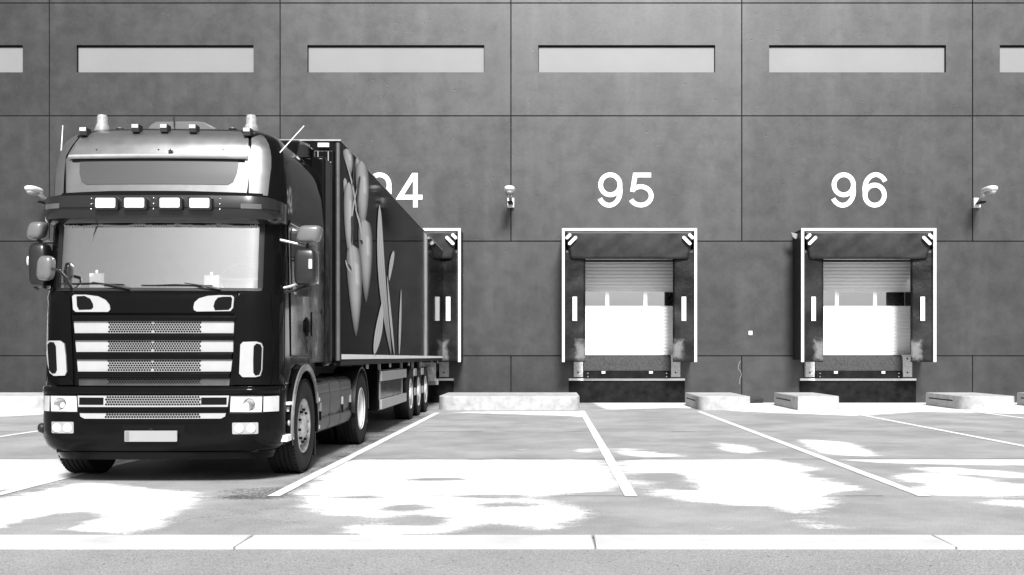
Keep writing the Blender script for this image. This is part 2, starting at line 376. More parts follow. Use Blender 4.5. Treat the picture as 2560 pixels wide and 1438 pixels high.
# ------------------------------------------------------------------ warehouse
PIT = 6.26; SEAM = -1.06; DC = 2.08                  # panel pitch, a seam, dock centre
ware = empty('warehouse', (0, WALL, 0), 'long dark grey concrete panel warehouse with pale strip windows and numbered loading docks', 'warehouse')
mb = MB(); g = .009
def panel(x0, x1, z0, z1, hole=None, th=.2):
    x0 += g; x1 -= g; z0 += g; z1 -= g; b = .008
    if not hole:
        v = [(x0,b,z0),(x1,b,z0),(x1,b,z1),(x0,b,z1),(x0+b,0,z0+b),(x1-b,0,z0+b),(x1-b,0,z1-b),(x0+b,0,z1-b),(x0,th,z0),(x1,th,z0),(x1,th,z1),(x0,th,z1)]
        mb.add(v, [(4,5,6,7),(0,1,5,4),(1,2,6,5),(2,3,7,6),(3,0,4,7),(0,8,9,1),(1,9,10,2),(2,10,11,3),(3,11,8,0)])
    else:
        a0, a1, c0, c1 = hole
        O = [(x0,z0),(x1,z0),(x1,z1),(x0,z1)]; O2 = [(x0+b,z0+b),(x1-b,z0+b),(x1-b,z1-b),(x0+b,z1-b)]; I = [(a0,c0),(a1,c0),(a1,c1),(a0,c1)]
        v = [(a,b,c) for a, c in O] + [(a,0,c) for a, c in O2] + [(a,0,c) for a, c in I] + [(a,th,c) for a, c in I] + [(a,th,c) for a, c in O]
        f = []
        for i in range(4):
            j = (i + 1) % 4; f += [(i,j,j+4,i+4),(i+4,j+4,j+8,i+8),(i+8,j+8,j+12,i+12),(i,i+16,j+16,j)]
        mb.add(v, f)
ROW = [0, 1.27, 4.38, 7.78, 10.84, 13.6]
wins = []
for k in range(-5, 5):
    a = SEAM + PIT * k; b = a + PIT; c = (a + b) / 2
    panel(a, b, -.3, ROW[1]); panel(a, b, ROW[2], ROW[3]); panel(a, b, ROW[4], ROW[5])
    h = (a + .74, a + 5.54, 8.96, 9.70); panel(a, b, ROW[3], ROW[4], h); wins.append(h)
    dc = DC + PIT * k; panel(dc + 1.5, dc + PIT - 1.5, ROW[1], ROW[2])
    panel(dc - 1.5, dc + 1.5, 4.1, ROW[2])
mb.build('wall', wallm, ware)
mb = MB()
for k in range(-5, 5):
    dc = DC + PIT * k; mb.box(dc + 1.5, dc + PIT - 1.5, .03, .35, 1.2, 4.4)
mb.box(-32, 30, .03, .35, -.2, 1.29); mb.box(-32, 30, .03, .35, 4.06, 8.90); mb.box(-32, 30, .03, .35, 9.75, 13.5)
mb.box(-32, 30, .35, 9, 13.2, 13.7); mb.box(-32, 30, .5, .7, -.2, 13.3)
mb.build('joint_backing', mat('dark_joint_filler', .012, .9, spec=.2), ware)
for a0, a1, c0, c1 in wins:
    if not (-20 < a1 and a0 < 19): continue
    m2 = MB(); t = .05
    m2.box(a0 + .001, a1 - .001, .10, .16, c1 - t, c1 - .001); m2.box(a0 + .001, a1 - .001, .10, .16, c0 + .001, c0 + .02)
    m2.box(a0 + .001, a0 + .02, .10, .16, c0 + .02, c1 - t); m2.box(a1 - .02, a1 - .001, .10, .16, c0 + .02, c1 - t)
    f = m2.build('window', blackplastic, ware)
    m3 = MB(); m3.box(a0 + .02, a1 - .02, .075, .12, c0 + .02, c1 - t); m3.build('pane', windowpane, f)
# painted dock numbers, built as strokes of constant width
def arc(cx, cz, rx, rz, a0, a1, n=28): return [(cx + rx * math.cos(R(a0 + (a1 - a0) * i / n)), cz + rz * math.sin(R(a0 + (a1 - a0) * i / n))) for i in range(n + 1)]
W = .124
NINE = [arc(.325, .61, .262, .272, 0, 360, 48), [(.587, .62)] + arc(.295, .44, .297, .385, 12, -148, 34)]
def rot9(p): return [(.66 - a, .94 - b) for a, b in p]
SIX = [rot9(p) for p in NINE]
FIVE = [[(.60, .875), (.17, .875), (.095, .42)] , arc(.32, .31, .285, .25, 140, -155, 36)]
FOUR = [[(.47, 0), (.47, .93)], [(.44, .90), (.045, .275), (.66, .275)]]
def stroke(mb, pts, x0, z0, dy):
    P = [Vector(p) for p in pts]; L_ = []; Rr = []
    for i, p in enumerate(P):
        a = (P[i] - P[i-1]).normalized() if i else (P[1] - P[0]).normalized(); b = (P[i+1] - P[i]).normalized() if i < len(P) - 1 else a
        if not i: a = b
        t = (a + b); t = t.normalized() if t.length > 1e-6 else a; nn = Vector((-t.y, t.x)); k = W / 2 / max(.45, nn.dot(Vector((-a.y, a.x))))
        L_.append(p + nn * k); Rr.append(p - nn * k)
    m = len(P); mb.add([(x0 + v.x, dy, z0 + v.y) for v in L_] + [(x0 + v.x, dy, z0 + v.y) for v in Rr], [(i, i+1, m+i+1, m+i) for i in range(m-1)])
for num, gl, k in (('94', (NINE, FOUR), -1), ('95', (NINE, FIVE), 0), ('96', (NINE, SIX), 1)):
    m2 = MB(); cx = DC + PIT * k - .02 + (.07 if k > 0 else 0)
    for gi, gy in enumerate(gl):
        for si, st in enumerate(gy): stroke(m2, st, cx - .75 + gi * .83, 5.30, -.003 - .0015 * si)
    o = m2.build('dock_number', numberm, ware); o['label'] = f'white painted number {num}'
# doors
for k in range(-5, 5):
    dc = DC + PIT * k; m2 = MB(); z = 1.27; y = .16
    prof = []; zz = 1.27
    while zz < 4.2:
        if 2.60 < zz < 3.03:
            prof += [(y, zz), (y, 3.04)]; zz = 3.04; continue
        prof += [(y + .006, zz), (y, zz + .012), (y, zz + .083), (y + .006, zz + .095)]; zz += .095
        if abs((zz - 1.27) % .48) < .05: prof += [(y + .02, zz + .002), (y + .02, zz + .008)]
    v = [(dc - 1.49, a, b) for a, b in prof] + [(dc + 1.49, a, b) for a, b in prof]; m = len(prof)
    m2.add(v, [(i, i+1, m+i+1, m+i) for i in range(m-1)])
    dr = m2.build('dock_door', doorm, ware)
    for px in (-1.04, 0, 1.04):
        m3 = MB(); a, b = dc + px - .49, dc + px + .49
        m3.box(a + .02, b - .02, y - .012, y - .004, 2.63, 3.01); m3.build('pane', doorglass, dr)
        m4 = MB(); m4.box(a, b, y - .02, y - .002, 3.01, 3.025); m4.box(a, b, y - .02, y - .002, 2.615, 2.63); m4.box(a, a + .02, y - .02, y - .002, 2.63, 3.01); m4.box(b - .02, b, y - .02, y - .002, 2.63, 3.01)
        m4.build('pane_frame', doorm, dr)
# crack line running down the wall base
m2 = MB(); pts = [(5.16, -.004, 1.14), (5.13, -.004, 1.06), (5.10, -.004, .98), (5.11, -.004, .90), (5.17, -.004, .85), (5.19, -.004, .75), (5.15, -.004, .66), (5.14, -.004, .5)]
m2.tube(pts, .006, 5); m2.build('crack', mat('lime_stain', .3, .9), ware)

# dock shelters
SH = .95
def make_shelter():
    r = empty('dock_shelter', (DC, WALL, 0), 'dock shelter', 'dock shelter', 'dock shelters along the warehouse wall')
    a = 1.765; zt, zb = 4.61, 1.11; t = .07
    m = MB(); m.box(-a, a, -SH - .03, -SH + .03, zt - t, zt); m.box(-a, -a + t, -SH - .03, -SH + .03, zb, zt - t); m.box(a - t, a, -SH - .03, -SH + .03, zb, zt - t)
    m.build('frame', whitemark, r, bevel=.004)
    for s in (-1, 1):
        m = MB(); x0, x1 = sorted((s * (a - .02), s * (a - .05))); m.box(x0, x1, -SH + .03, -.002, zb + .05, zt - .02); m.build('side_wall', mat_shside, r)
        # side curtain, softly rippled
        m = MB(); n1, n2 = 8, 30; v = []; f = []
        for i in range(n1 + 1):
            for j in range(n2 + 1):
                u = i / n1; x = s * (a - t - u * (.545)); z = zb + .0 + (zt - .55 - zb) * j / n2
                v.append((x, -SH + .02 + .10 * u + .012 * math.sin(j * .9 + s) * u, z))
        for i in range(n1):
            for j in range(n2): f.append((i*(n2+1)+j, (i+1)*(n2+1)+j, (i+1)*(n2+1)+j+1, i*(n2+1)+j+1))
        m.add(v, f, 0, True); o = m.build('side_curtain', curtain, r); so_ = o.modifiers.new('solid', 'SOLIDIFY'); so_.thickness = .012
        m = MB(); cx = s * 1.43; m.box(cx - .057, cx + .057, -SH + .028, -SH + .04, 2.19, 2.82); m.build('marker_strip', whitemark, r)
    m = MB(); m.box(-a + .02, a - .02, -SH + .03, -.002, zt - .05, zt - .015); m.build('roof_panel', mat_shside, r)
    # head curtain: a sloping apron, wider at the top
    m = MB(); v = []; f = []; n1, n2 = 40, 10
    for i in range(n1 + 1):
        for j in range(n2 + 1):
            u = -1 + 2 * i / n1; q = j / n2; wd = (a - t) * (1 - q) + 1.535 * q
            v.append((u * wd, -SH - .02 + .03 * q - .012 * math.sin(q * 3.1) - .004 * math.sin(i * .8 + j), zt - t - q * .73))
    for i in range(n1):
        for j in range(n2): f.append((i*(n2+1)+j, (i+1)*(n2+1)+j, (i+1)*(n2+1)+j+1, i*(n2+1)+j+1))
    m.add(v, f, 0, True); o = m.build('head_curtain', headm, r); so_ = o.modifiers.new('solid', 'SOLIDIFY'); so_.thickness = .012
    m = MB()
    m.box(-1.55, 1.55, -SH + .14, -SH + .17, 3.74, 3.80); m.box(-1.6, 1.6, -SH + .17, -.01, 4.0, 4.03); m.build('curtain_rail', blackplastic, r)
    for s in (-1, 1):
        for cx, cz, ln in ((1.60, 4.39, .10), (1.49, 4.28, .22)):
            m = MB(); dx, dz = .70 * ln / 2, .70 * ln / 2; poly = []
            c0 = (s * (cx + dx * .9), cz + dz * .9 * 1) if False else None
            ang = 45 if s < 0 else 135
            ca, sa = math.cos(R(ang)), math.sin(R(ang)); hl = ln / 2; rr = .04
            for q in range(9): t_ = R(-90 + 180 * q / 8); poly.append((hl + rr * math.cos(t_), rr * math.sin(t_)))
            for q in range(9): t_ = R(90 + 180 * q / 8); poly.append((-hl + rr * math.cos(t_), rr * math.sin(t_)))
            poly = [(s * cx + ca * p - sa * q, cz + sa * p + ca * q) for p, q in poly]
            m.prism_y(poly, -SH - .105, -SH - .09); m.build('corner_mark', whitemark, r)
    return r
mat_shside = mat('black_shelter_side', .02, .5, spec=.3, var=.3)
headm = mat('worn_black_apron', .017, .5, var=.8, scale=1.6, bump=.4, bscale=3, spec=.3)
s0 = make_shelter(); LAB = {-1: 'black dock shelter under the number 94, mostly hidden behind the trailer', 0: 'black dock shelter with white edge framing the door under the number 95', 1: 'rightmost black dock shelter, with a scrap of fabric at its upper left corner'}
for k in (0, -1, 1):
    o = s0 if k == 0 else copy_tree(s0); o.location = (DC + PIT * k + (.08 if k < 0 else 0), WALL, 0); o['label'] = LAB[k]
# a scrap of torn fabric at the corner of shelter 96
m = MB(); m.prism_y([(0,0),(-.17,.04),(-.12,-.08),(-.05,-.14),(0,-.1)], -.5, -.45); o = m.build('fabric_scrap', mat('pale_fabric', .25, .8), loc=(DC + PIT - 1.75, WALL, 4.52))
tag(o, 'small pale scrap of torn fabric on the upper left corner of the number 96 shelter', 'fabric scrap')

def make_leveller():
    r = empty('dock_leveller', (DC, WALL, 0), 'x', 'dock leveller', 'dock levellers under the doors')
    m = MB(); m.box(-1.17, 1.17, -.10, .15, .86, 1.26); m.build('lip_plate', leveller, r, bevel=.01)
    m = MB(); m.box(-1.17, 1.17, -.16, -.02, .66, .85); m.build('front_beam', pitm, r, bevel=.01)
    for s in (-1, 1):
        m = MB(); m.box(s*.64 - .05, s*.64 + .05, -.19, -.162, .79, .86); m.build('clip', board, r)
        for z in (.71, .80):
            m = MB(); m.lathe([(.017, -.018), (.017, 0)], (s * 1.06, -.163, z), 'y', 10); m.add([(s*1.06 + .017*math.cos(q*.628), -.181, z + .017*math.sin(q*.628)) for q in range(10)], [tuple(range(10))]); m.build('bolt', chrome, r)
        m = MB(); x0, x1 = sorted((s * 1.19, s * 1.44)); m.box(x0, x1, -.12, .01, .70, 1.30); m.box(x0 + .10, x0 + .14, -.13, -.12, .80, .84, 1); m.box(x0 + .10, x0 + .14, -.13, -.12, 1.17, 1.21, 1)
        m.build('bumper_board', [board, dark], r, bevel=.006)
    m = MB(); m.box(-1.57, 1.57, -.05, .05, .002, .60); m.build('lower_panel', pitm, r)
    m = MB(); m.box(-1.57, 1.57, -.08, .02, .602, .66); m.build('edge_strip', whitemark, r)
    return r
l0 = make_leveller()
for k, t_ in ((0, 'black dock leveller with white strip below the door numbered 95'), (-1, 'black dock leveller behind the rear end of the trailer'), (1, 'black dock leveller with scratched tread plate below the door numbered 96')):
    o = l0 if k == 0 else copy_tree(l0); o.location = (DC + PIT * k, WALL, 0); o['label'] = t_

# wall lamps
def make_lamp():
    r = empty('wall_lamp', (0, WALL, 5.3), 'x', 'lamp', 'lamps on the warehouse wall')
    m = MB(); m.box(-.09, .09, -.10, -.002, -.02, .24); m.build('bracket', white, r, bevel=.01)
    m = MB(); m.tube([(0, -.08, .10), (0, -.28, .18), (0, -.5, .27), (0, -.7, .33)], [.035, .045, .06, .08], 12); m.build('arm', white, r)
    m = MB(); m.blob((0, -.83, .34), (.145, .36, .085), .75); m.build('housing', white, r)
    m = MB(); m.blob((0, -.88, .27), (.12, .25, .09), .85); m.build('lens', mat('lamp_bowl', .45, .15, coat=.8), r)
    m = MB(); m.box(-.07, .07, -.52, -.12, .05, .10); m.build('gear_box', blackplastic, r, bevel=.02)
    return r
p0 = make_lamp()
for i, (x, t_) in enumerate(((-13.57, 'white wall lamp on an arm at the left edge, beside the truck cab'), (-1.06, 'white wall lamp on the panel seam between numbers 94 and 95'), (11.55, 'white wall lamp on the seam right of the number 96 with streaks below'))):
    o = p0 if i == 0 else copy_tree(p0); o.location = (x, WALL, 5.3); o['label'] = t_
m = MB(); m.box(-.05, .05, -.04, 0, -.055, .055); m.box(-.02, .02, -.045, -.04, -.02, .02); o = m.build('junction_box', white, bevel=.006, loc=(5.43, WALL, 1.89))
tag(o, 'small white junction box on the wall between docks 95 and 96', 'junction box')
m = MB(); m.box(-.32, .32, -.22, -.02, 0, .12); m.box(-.25, .1, -.3, -.22, 0, .08); o = m.build('rubber_block', blackplastic, bevel=.015, loc=(5.42, WALL, 0))
tag(o, 'low black rubber block lying at the foot of the wall between two concrete islands', 'rubber block')

# concrete islands
def island(x0, x1, rl, rr, slot, label, y0=23.72, y1=26.25, h=.325):
    poly = [(x0, y1)]
    poly += [(x0 + rl - rl * math.cos(R(90 * i / 8)), y0 + rl - rl * math.sin(R(90 * i / 8))) for i in range(9)] if rl else [(x0, y0)]
    poly += [(x1 - rr + rr * math.sin(R(90 * i / 8)), y0 + rr - rr * math.cos(R(90 * i / 8))) for i in range(9)] if rr else [(x1, y0)]
    poly += [(x1, y1)]
    cx = (x0 + x1) / 2; poly = [(a - cx, b - y0) for a, b in poly]
    m = MB(); m.prism_z(poly, -.02, h)
    if slot: m.box(x0 - cx - .006, x0 - cx + .05, .75, 2.3, .17, .215, 1)
    o = m.build('concrete_island', [blocks, pitm], bevel=.02, loc=(cx, y0, 0)); tag(o, label, 'concrete island', 'concrete islands in front of the wall')
    return o
island(-2.64, .70, .45, .35, False, 'widest white concrete island, between the trailer wheels and dock 95')
island(3.5, 4.69, .30, .06, True, 'short concrete island just right of dock 95 with a long slot in its side')
island(5.8, 6.82, .02, .25, True, 'short bright concrete island at the left of dock 96')
island(9.72, 10.97, .5, .3, True, 'concrete island right of dock 96 with a slotted left face')
island(12.08, 13.3, .3, .2, True, 'concrete island cut off by the right edge of the photo')
island(-15.15, -11.8, .45, .4, False, 'concrete island at the far left behind the truck')

# ------------------------------------------------------------------ truck
TX, TY, TR = -3.92, 10.0, .01
WT = [(.24, 1.10), (.32, 1.14), (.38, 1.19), (.46, 1.215), (.95, 1.215), (1.0, 1.205), (1.9, 1.20), (2.8, 1.20), (3.15, 1.185), (3.4, 1.15), (3.52, 1.10), (3.60, 1.02), (3.66, .92), (3.70, .80)]
FT = [(.24, .06), (.32, .04), (.38, .01), (.46, -.01), (.70, -.015), (.94, .0), (1.0, .02), (1.9, .05), (1.94, .09), (2.62, .17), (2.86, .17), (3.1, .19), (3.3, .22), (3.42, .26), (3.52, .33), (3.58, .41), (3.64, .55), (3.68, .75), (3.72, 1.0)]
def wz(z): return lerp(WT, z)
def rz_(z): return lerp([(0, .30), (2.6, .30), (3.4, .26), (3.72, .22)], z)
def fy(x, z, off=0):
    W_ = wz(z); r = rz_(z); a = min(abs(x), W_); y = lerp(FT, z) + .09 * (a / W_) ** 2
    if a > W_ - r: t = (a - (W_ - r)) / r; y += r * .95 * (1 - math.sqrt(max(0, 1 - t * t)))
    return y - off
def pr(x, y, z):
    wx = TX + x - TR * y; wy = TY + y + TR * x; return VX + F * wx / wy, VY - F * (z - H) / wy, wy
def inv(px, py, off=0):                              # photo pixel -> (x,z) on the front of the cab
    best = None; z = H + (VY - py) / 250
    for it in range(3):
        best = None
        for i in range(-600, 601):
            x = i / 600 * (wz(z) - .004); y = fy(x, z, off); p = pr(x, y, z)
            e = abs(p[0] - px)
            if best is None or e < best[0]: best = (e, x, p[2])
        z = H - (py - VY) * best[2] / F
    return best[1], z
def inv_y(px, py, y):                                # photo pixel -> (x,z) at a given depth of the truck
    x = 0
    for _ in range(5): wy = TY + y + TR * x; x = (px - VX) * wy / F - TX + TR * y
    return x, H - (py - VY) * wy / F
def inv_x(px, py, x=1.275):                          # photo pixel -> (y,z) on a side plane of the truck
    k = px - VX; y = (F * (TX + x) - k * (TY + TR * x)) / (k + TR * F); wy = TY + y + TR * x
    return y, H - (py - VY) * wy / F
def fgrid(mb, poly, off=.004, th=.012, nx=26, nz=4, mi=0, yfun=None):    # x-monotone polygon laid on the front surface
    yf = yfun or (lambda x, z: fy(x, z, off))
    xs_ = [p[0] for p in poly]; x0, x1 = min(xs_), max(xs_); e = (x1 - x0) * 1e-4
    X_ = sorted(set([x0 + e + (x1 - x0 - 2*e) * i / nx for i in range(nx + 1)] + [min(max(p + q, x0 + e), x1 - e) for p in xs_ for q in (-e * .5, e * .5)]))
    rows = []
    for x in X_:
        zs = []
        for (a, b), (c, d_) in zip(poly, poly[1:] + poly[:1]):
            if (a - x) * (c - x) < 0: zs.append(b + (d_ - b) * (x - a) / (c - a))
        if len(zs) < 2: continue
        rows.append((x, min(zs), max(zs)))
    v = []; f = []; n = nz + 1
    for x, a, b in rows:
        for j in range(n): z = a + (b - a) * j / nz; v.append((x, yf(x, z), z))
    m = len(v)
    for x, a, b in rows:
        for j in range(n): z = a + (b - a) * j / nz; v.append((x, yf(x, z) + th, z))
    N = len(rows)
    for i in range(N - 1):
        for j in range(nz): a = i*n+j; f.append((a, a+n, a+n+1, a+1)); f.append((m+a, m+a+1, m+a+n+1, m+a+n))
        f.append((i*n, m+i*n, m+(i+1)*n, (i+1)*n)); f.append((i*n+nz, (i+1)*n+nz, m+(i+1)*n+nz, m+i*n+nz))
    for j in range(nz):
        f.append((j, j+1, m+j+1, m+j)); a = (N-1)*n + j; f.append((a, m+a, m+a+1, a+1))
    return mb.add(v, f, mi, True)
def rr(x0, x1, z0, z1, r, n=6):
    r = min(r, abs(x1-x0)/2*.99, abs(z1-z0)/2*.99); out = []
    for cx, cz, a in ((x1-r, z1-r, 0), (x0+r, z1-r, 90), (x0+r, z0+r, 180), (x1-r, z0+r, 270)):
        out += [(cx + r * math.cos(R(a + 90*i/n)), cz + r * math.sin(R(a + 90*i/n))) for i in range(n+1)]
    return out
def pxp(pts, off=0): return [inv(a, b, off) for a, b in pts]
def outline(z, yb, dw=0, dy=0):
    W_ = wz(z) + dw; r = rz_(z); pts = []
    yc = lerp(FT, z) + .09 + r * .95 - dy
    for i in range(9): pts.append((-W_, yb + (yc - yb) * i / 8 if i < 8 else yc))
    for i in range(1, 10): a = R(90 * i / 10); x = (W_ - r) + r * math.cos(a); pts.append((-x, fy(x * wz(z) / W_, z) - dy))
    for i in range(25): x = -(W_ - r) + 2 * (W_ - r) * i / 24; pts.append((x, fy(x * wz(z) / W_, z) - dy))
    for i in range(1, 10): a = R(90 - 90 * i / 10); x = (W_ - r) + r * math.cos(a); pts.append((x, fy(x * wz(z) / W_, z) - dy))
    for i in range(9): pts.append((W_, yc + (yb - yc) * i / 8))
    return pts
def loft(mb, zs, yb, keep=None, dw=0, dy=0, cap=True):
    rings = [[(x, y, z) for x, y in outline(z, yb(z) if callable(yb) else yb, dw, dy)] for z in zs]; n = len(rings[0]); f = []
    for i in range(len(rings) - 1):
        for j in range(n):
            k = (j + 1) % n; q = (rings[i][j], rings[i][k], rings[i+1][k], rings[i+1][j])
            c = [sum(p[a] for p in q) / 4 for a in range(3)]
            if keep and not keep(*c): continue
            f.append((i*n+j, i*n+k, (i+1)*n+k, (i+1)*n+j))
    if cap: f.append(tuple(range(n))); f.append(tuple(range((len(rings)-1)*n, len(rings)*n)))
    mb.add([p for r_ in rings for p in r_], f, 0, True)

truck = empty('truck_tractor', (TX, TY, 0), 'black high-roof truck tractor with four spotlights on its visor and pale grille bars', 'truck', rz=TR)
T = truck
zs = [.985, 1.02] + [1.1 + .1 * i for i in range(8)] + [1.88, 1.93, 1.95, 1.99] + [2.05 + .1 * i for i in range(6)] + [2.59, 2.615, 2.65, 2.75, 2.86, 2.95, 3.05, 3.15, 3.25, 3.32, 3.38, 3.44, 3.49, 3.53, 3.56, 3.59, 3.62, 3.64, 3.66, 3.68, 3.70, 3.72]
def keep(x, y, z):
    if abs(x) < 1.0 and y < 1 and 1.95 < z < 2.6: return False
    if y > .62 and z < 1.22: return False
    return True
mb = MB(); loft(mb, zs, 2.3, keep); mb.build('cab_body', paint, T, ang=50)
# cabin lining behind the glass
mb = MB(); mb.box(-1.12, 1.12, 1.35, 1.4, 1.6, 2.85); mb.box(-1.12, 1.12, .42, 1.4, 1.62, 1.66); mb.box(-1.15, -1.12, .42, 1.4, 1.62, 2.85); mb.box(1.12, 1.15, .42, 1.4, 1.62, 2.85); mb.box(-1.15, 1.15, .35, 1.4, 2.72, 2.76)
mb.build('cabin_lining', cabin, T)
mb = MB(); fgrid(mb, [(-1.0, 1.80), (1.0, 1.80), (1.0, 1.90), (.4, 1.97), (-.55, 1.94), (-.85, 2.02), (-1.0, 2.2)], -.12, .3); mb.build('dashboard', mat('dashboard', .03, .6), T)
mb = MB(); fgrid(mb, [inv(*q, -.04) for q in ((150,716),(152,655),(158,645),(164,640),(168,588),(174,640),(182,665),(200,685),(228,700),(262,712),(262,718))], -.04, .02, nx=24, nz=3); mb.build('dashboard_pod', mat('dark_dashboard_pod', .01, .7), T)
# windscreen
mb = MB(); fgrid(mb, rr(-1.015, 1.015, 1.935, 2.625, .07), -.004, .006, nx=50, nz=10); mb.build('windscreen', windglass, T)
mb = MB(); fgrid(mb, [(-1.03, 1.925), (1.03, 1.925), (1.03, 1.955), (-1.03, 1.955)], .008, .03, nx=40, nz=1)
for s in (-1, 1): fgrid(mb, [(s*.99, 1.955), (s*1.035, 1.955), (s*1.035, 2.62), (s*.99, 2.62)], .006, .03, nx=4, nz=10)
mb.build('windscreen_seal', blackplastic, T)
# scalloped fringe at the top of the screen
mb = MB()
for i in range(5):
    c = -.8 + .4 * i; poly = [(c - .2, 2.66)] + [(c - .2 + .4 * j / 10, 2.608 - .022 * math.sin(math.pi * j / 10)) for j in range(11)] + [(c + .2, 2.66)]
    fgrid(mb, poly, .006, .004, nx=12, nz=1)
for i in range(120):
    x = -.97 + 1.94 * i / 119; z = 2.600 - .018 * abs(math.sin(math.pi * (x + 1) / .4)) + random.uniform(-.006, .006); y = fy(x, z, .012)
    mb.box(x - .0022, x + .0022, y, y + .003, z - .018, z + .004, 1)
mb.build('curtain_fringe', [dark, paper], T)
# visor with four spotlights
def vis_y(x, z): return fy(x, 2.74) - .17 - .02 * math.sin(math.pi * (z - 2.615) / .26) + (.06 if z < 2.63 else 0)
mb = MB(); fgrid(mb, [(-1.195, 2.635), (-1.1, 2.605), (1.1, 2.605), (1.195, 2.635), (1.195, 2.84), (1.1, 2.862), (-1.1, 2.862), (-1.195, 2.84)], 0, .20, nx=60, nz=8, yfun=vis_y)
vis = mb.build('sun_visor', mat('dark_grey_visor', .012, .2, coat=.25, var=.1), T)
mb = MB(); fgrid(mb, [(-1.19, 2.735), (1.19, 2.735), (1.19, 2.741), (-1.19, 2.741)], 0, .01, nx=60, nz=1, yfun=lambda x, z: vis_y(x, z) - .0035); mb.build('visor_seam', dark, vis)
for px in (268, 341, 429, 502):
    x, z = inv_y(px, 509, -.02); y = vis_y(x, z)
    mb = MB(); P = rr(x - .118, x + .118, z - .068, z + .064, .02); mb.prism_y(P, y - .05, y + .03); sp = mb.build('spotlight', blackplastic, T, bevel=.006)
    mb = MB(); mb.prism_y(rr(x - .098, x + .098, z - .05, z + .048, .016), y - .062, y - .051); mb.build('lens', lens, sp, bevel=.004)
for px in (225, 383, 547):
    for py in (495, 509, 522):
        x, z = inv_y(px, py, -.03); mb = MB(); mb.blob((x, vis_y(x, z) - .004, z), (.011, .012, .011), 1, 12); mb.build('stud_light', chrome, T)
for x0, x1 in ((.86, 1.05), (-1.12, -.93)):
    mb = MB(); fgrid(mb, rr(x0, x1, 2.735, 2.785, .006), 0, .01, nx=8, nz=1, yfun=lambda x, z: vis_y(x, z) - .006); mb.build('side_marker_light', mat('smoked_lens', .07, .12, coat=1), T)
# roof deflector front: dark panel with the sky's reflection put into its colour, bar, light box
mb = MB(); fgrid(mb, [(-.95, 2.87), (.86, 2.87), (.90, 3.26), (.84, 3.50), (.72, 3.60), (-.74, 3.60), (-.88, 3.50), (-.98, 3.26)], .012, .02, nx=50, nz=18); mb.build('roof_front_panel', sky_sheen, T)
for s in (-1, 1):
    mb = MB(); fgrid(mb, [(s*(.885), 2.90), (s*1.06, 2.90), (s*1.08, 3.2), (s*1.075, 3.3), (s*1.06, 3.38), (s*1.035, 3.45), (s*1.0, 3.51), (s*.96, 3.55), (s*.93, 3.56), (s*.87, 3.5), (s*.915, 3.26)], .010, .02, nx=14, nz=16) if s > 0 else \
        fgrid(mb, [(-.985, 2.90), (-1.12, 2.90), (-1.13, 3.2), (-1.06, 3.46), (-.96, 3.56), (-.90, 3.5), (-1.0, 3.26)], .010, .02, nx=14, nz=16)
    mb.build('corner_fairing', sky_sheen, T)
mb = MB(); P = [(-.93, 3.262), (.87, 3.262), (.87, 3.308), (-.93, 3.308)]; fgrid(mb, P, .06, .06, nx=50, nz=4, yfun=lambda x, z: fy(x, z) - .035 - .022 * math.sin(math.pi * (z - 3.262) / .046)); mb.build('light_box_bar', mat('pale_bar', .4, .3, metal=.2), T)
mb = MB(); fgrid(mb, [(-.90, 3.235), (.84, 3.235), (.84, 3.262), (-.90, 3.262)], .022, .02, nx=40, nz=1); mb.build('painted_bar_shadow', dark, T)  # solid dark strip that paints the shadow under the bar
P = [(-.82, 3.235), (.78, 3.235), (.77, 3.13), (.73, 3.03), (.68, 3.0), (-.74, 3.0), (-.79, 3.03), (-.815, 3.12)]
mb = MB(); fgrid(mb, P, .020, .012, nx=46, nz=6); mb.build('light_box', glass('light_box_face', .22, 0, .03), T)
mb = MB(); fgrid(mb, [(-1.0, 2.862), (1.02, 2.862), (1.02, 2.915), (.3, 2.93), (-.5, 2.93), (-1.0, 2.915)], .018, .02, nx=40, nz=1); mb.build('dark_reflection_band', dark, T)  # dark strip painting the reflected dark band above the visor
# small star emblem and screws on the roof panel
x, z = inv(427, 379, .02); y = fy(x, z, .03); st = []
for i in range(10): r_ = .028 if i % 2 == 0 else .012; a = R(90 + 36 * i); st.append((x + r_ * math.cos(a), z + r_ * math.sin(a)))
mb = MB(); mb.prism_y(st, y - .008, y + .01); mb.build('star_emblem', blackplastic, T)
for px in (241, 396, 557):
    x, z = inv(px, 374, .02); mb = MB(); mb.blob((x, fy(x, z, .014), z), (.010, .006, .008), 1, 10); mb.build('screw', blackplastic, T)
# roof furniture
for px, py in ((211, 330), (341, 322), (412, 322), (484, 323), (619, 331)):
    x, z = inv_y(px, py, .36); mb = MB(); mb.box(x - .037, x + .037, .33, .44, z - .04, z + .042); mb.box(x - .037, x + .03, .322, .33, z - .0, z + .04, 1)
    mb.build('roof_marker_light', [blackplastic, lensgrey], T, bevel=.01)
for px in (256, 628):
    x, z = inv_y(px, 325, .67)
    mb = MB(); mb.lathe([(.0, 0), (.078, 0), (.078, .02), (.066, .05), (.055, .075), (.0, .08)], (x, .67, z - .02), 'z', 28); b_ = mb.build('beacon', beaconm, T)
    mb = MB(); mb.lathe([(.074, .022), (.066, .052), (.054, .085), (.053, .15), (.044, .172), (.0, .18)], (x, .67, z - .018), 'z', 28); mb.build('dome', domem, b_)
    mb = MB(); mb.lathe([(.0, .06), (.03, .065), (.036, .10), (.03, .14), (.0, .15)], (x, .67, z - .018), 'z', 16); mb.build('reflector', lens, b_)
x0, z0 = inv_y(380, 320, .95); x1, _ = inv_y(550, 320, .95)
mb = MB(); mb.prism_y([(x0, z0 - .05), (x0 + .05, z0 + .01), (x0 + .1, z0 + .035), (x1 - .2, z0 + .04), (x1 - .12, z0 + .03), (x1, z0 - .03), (x1, z0 - .06)], .8, 1.4)
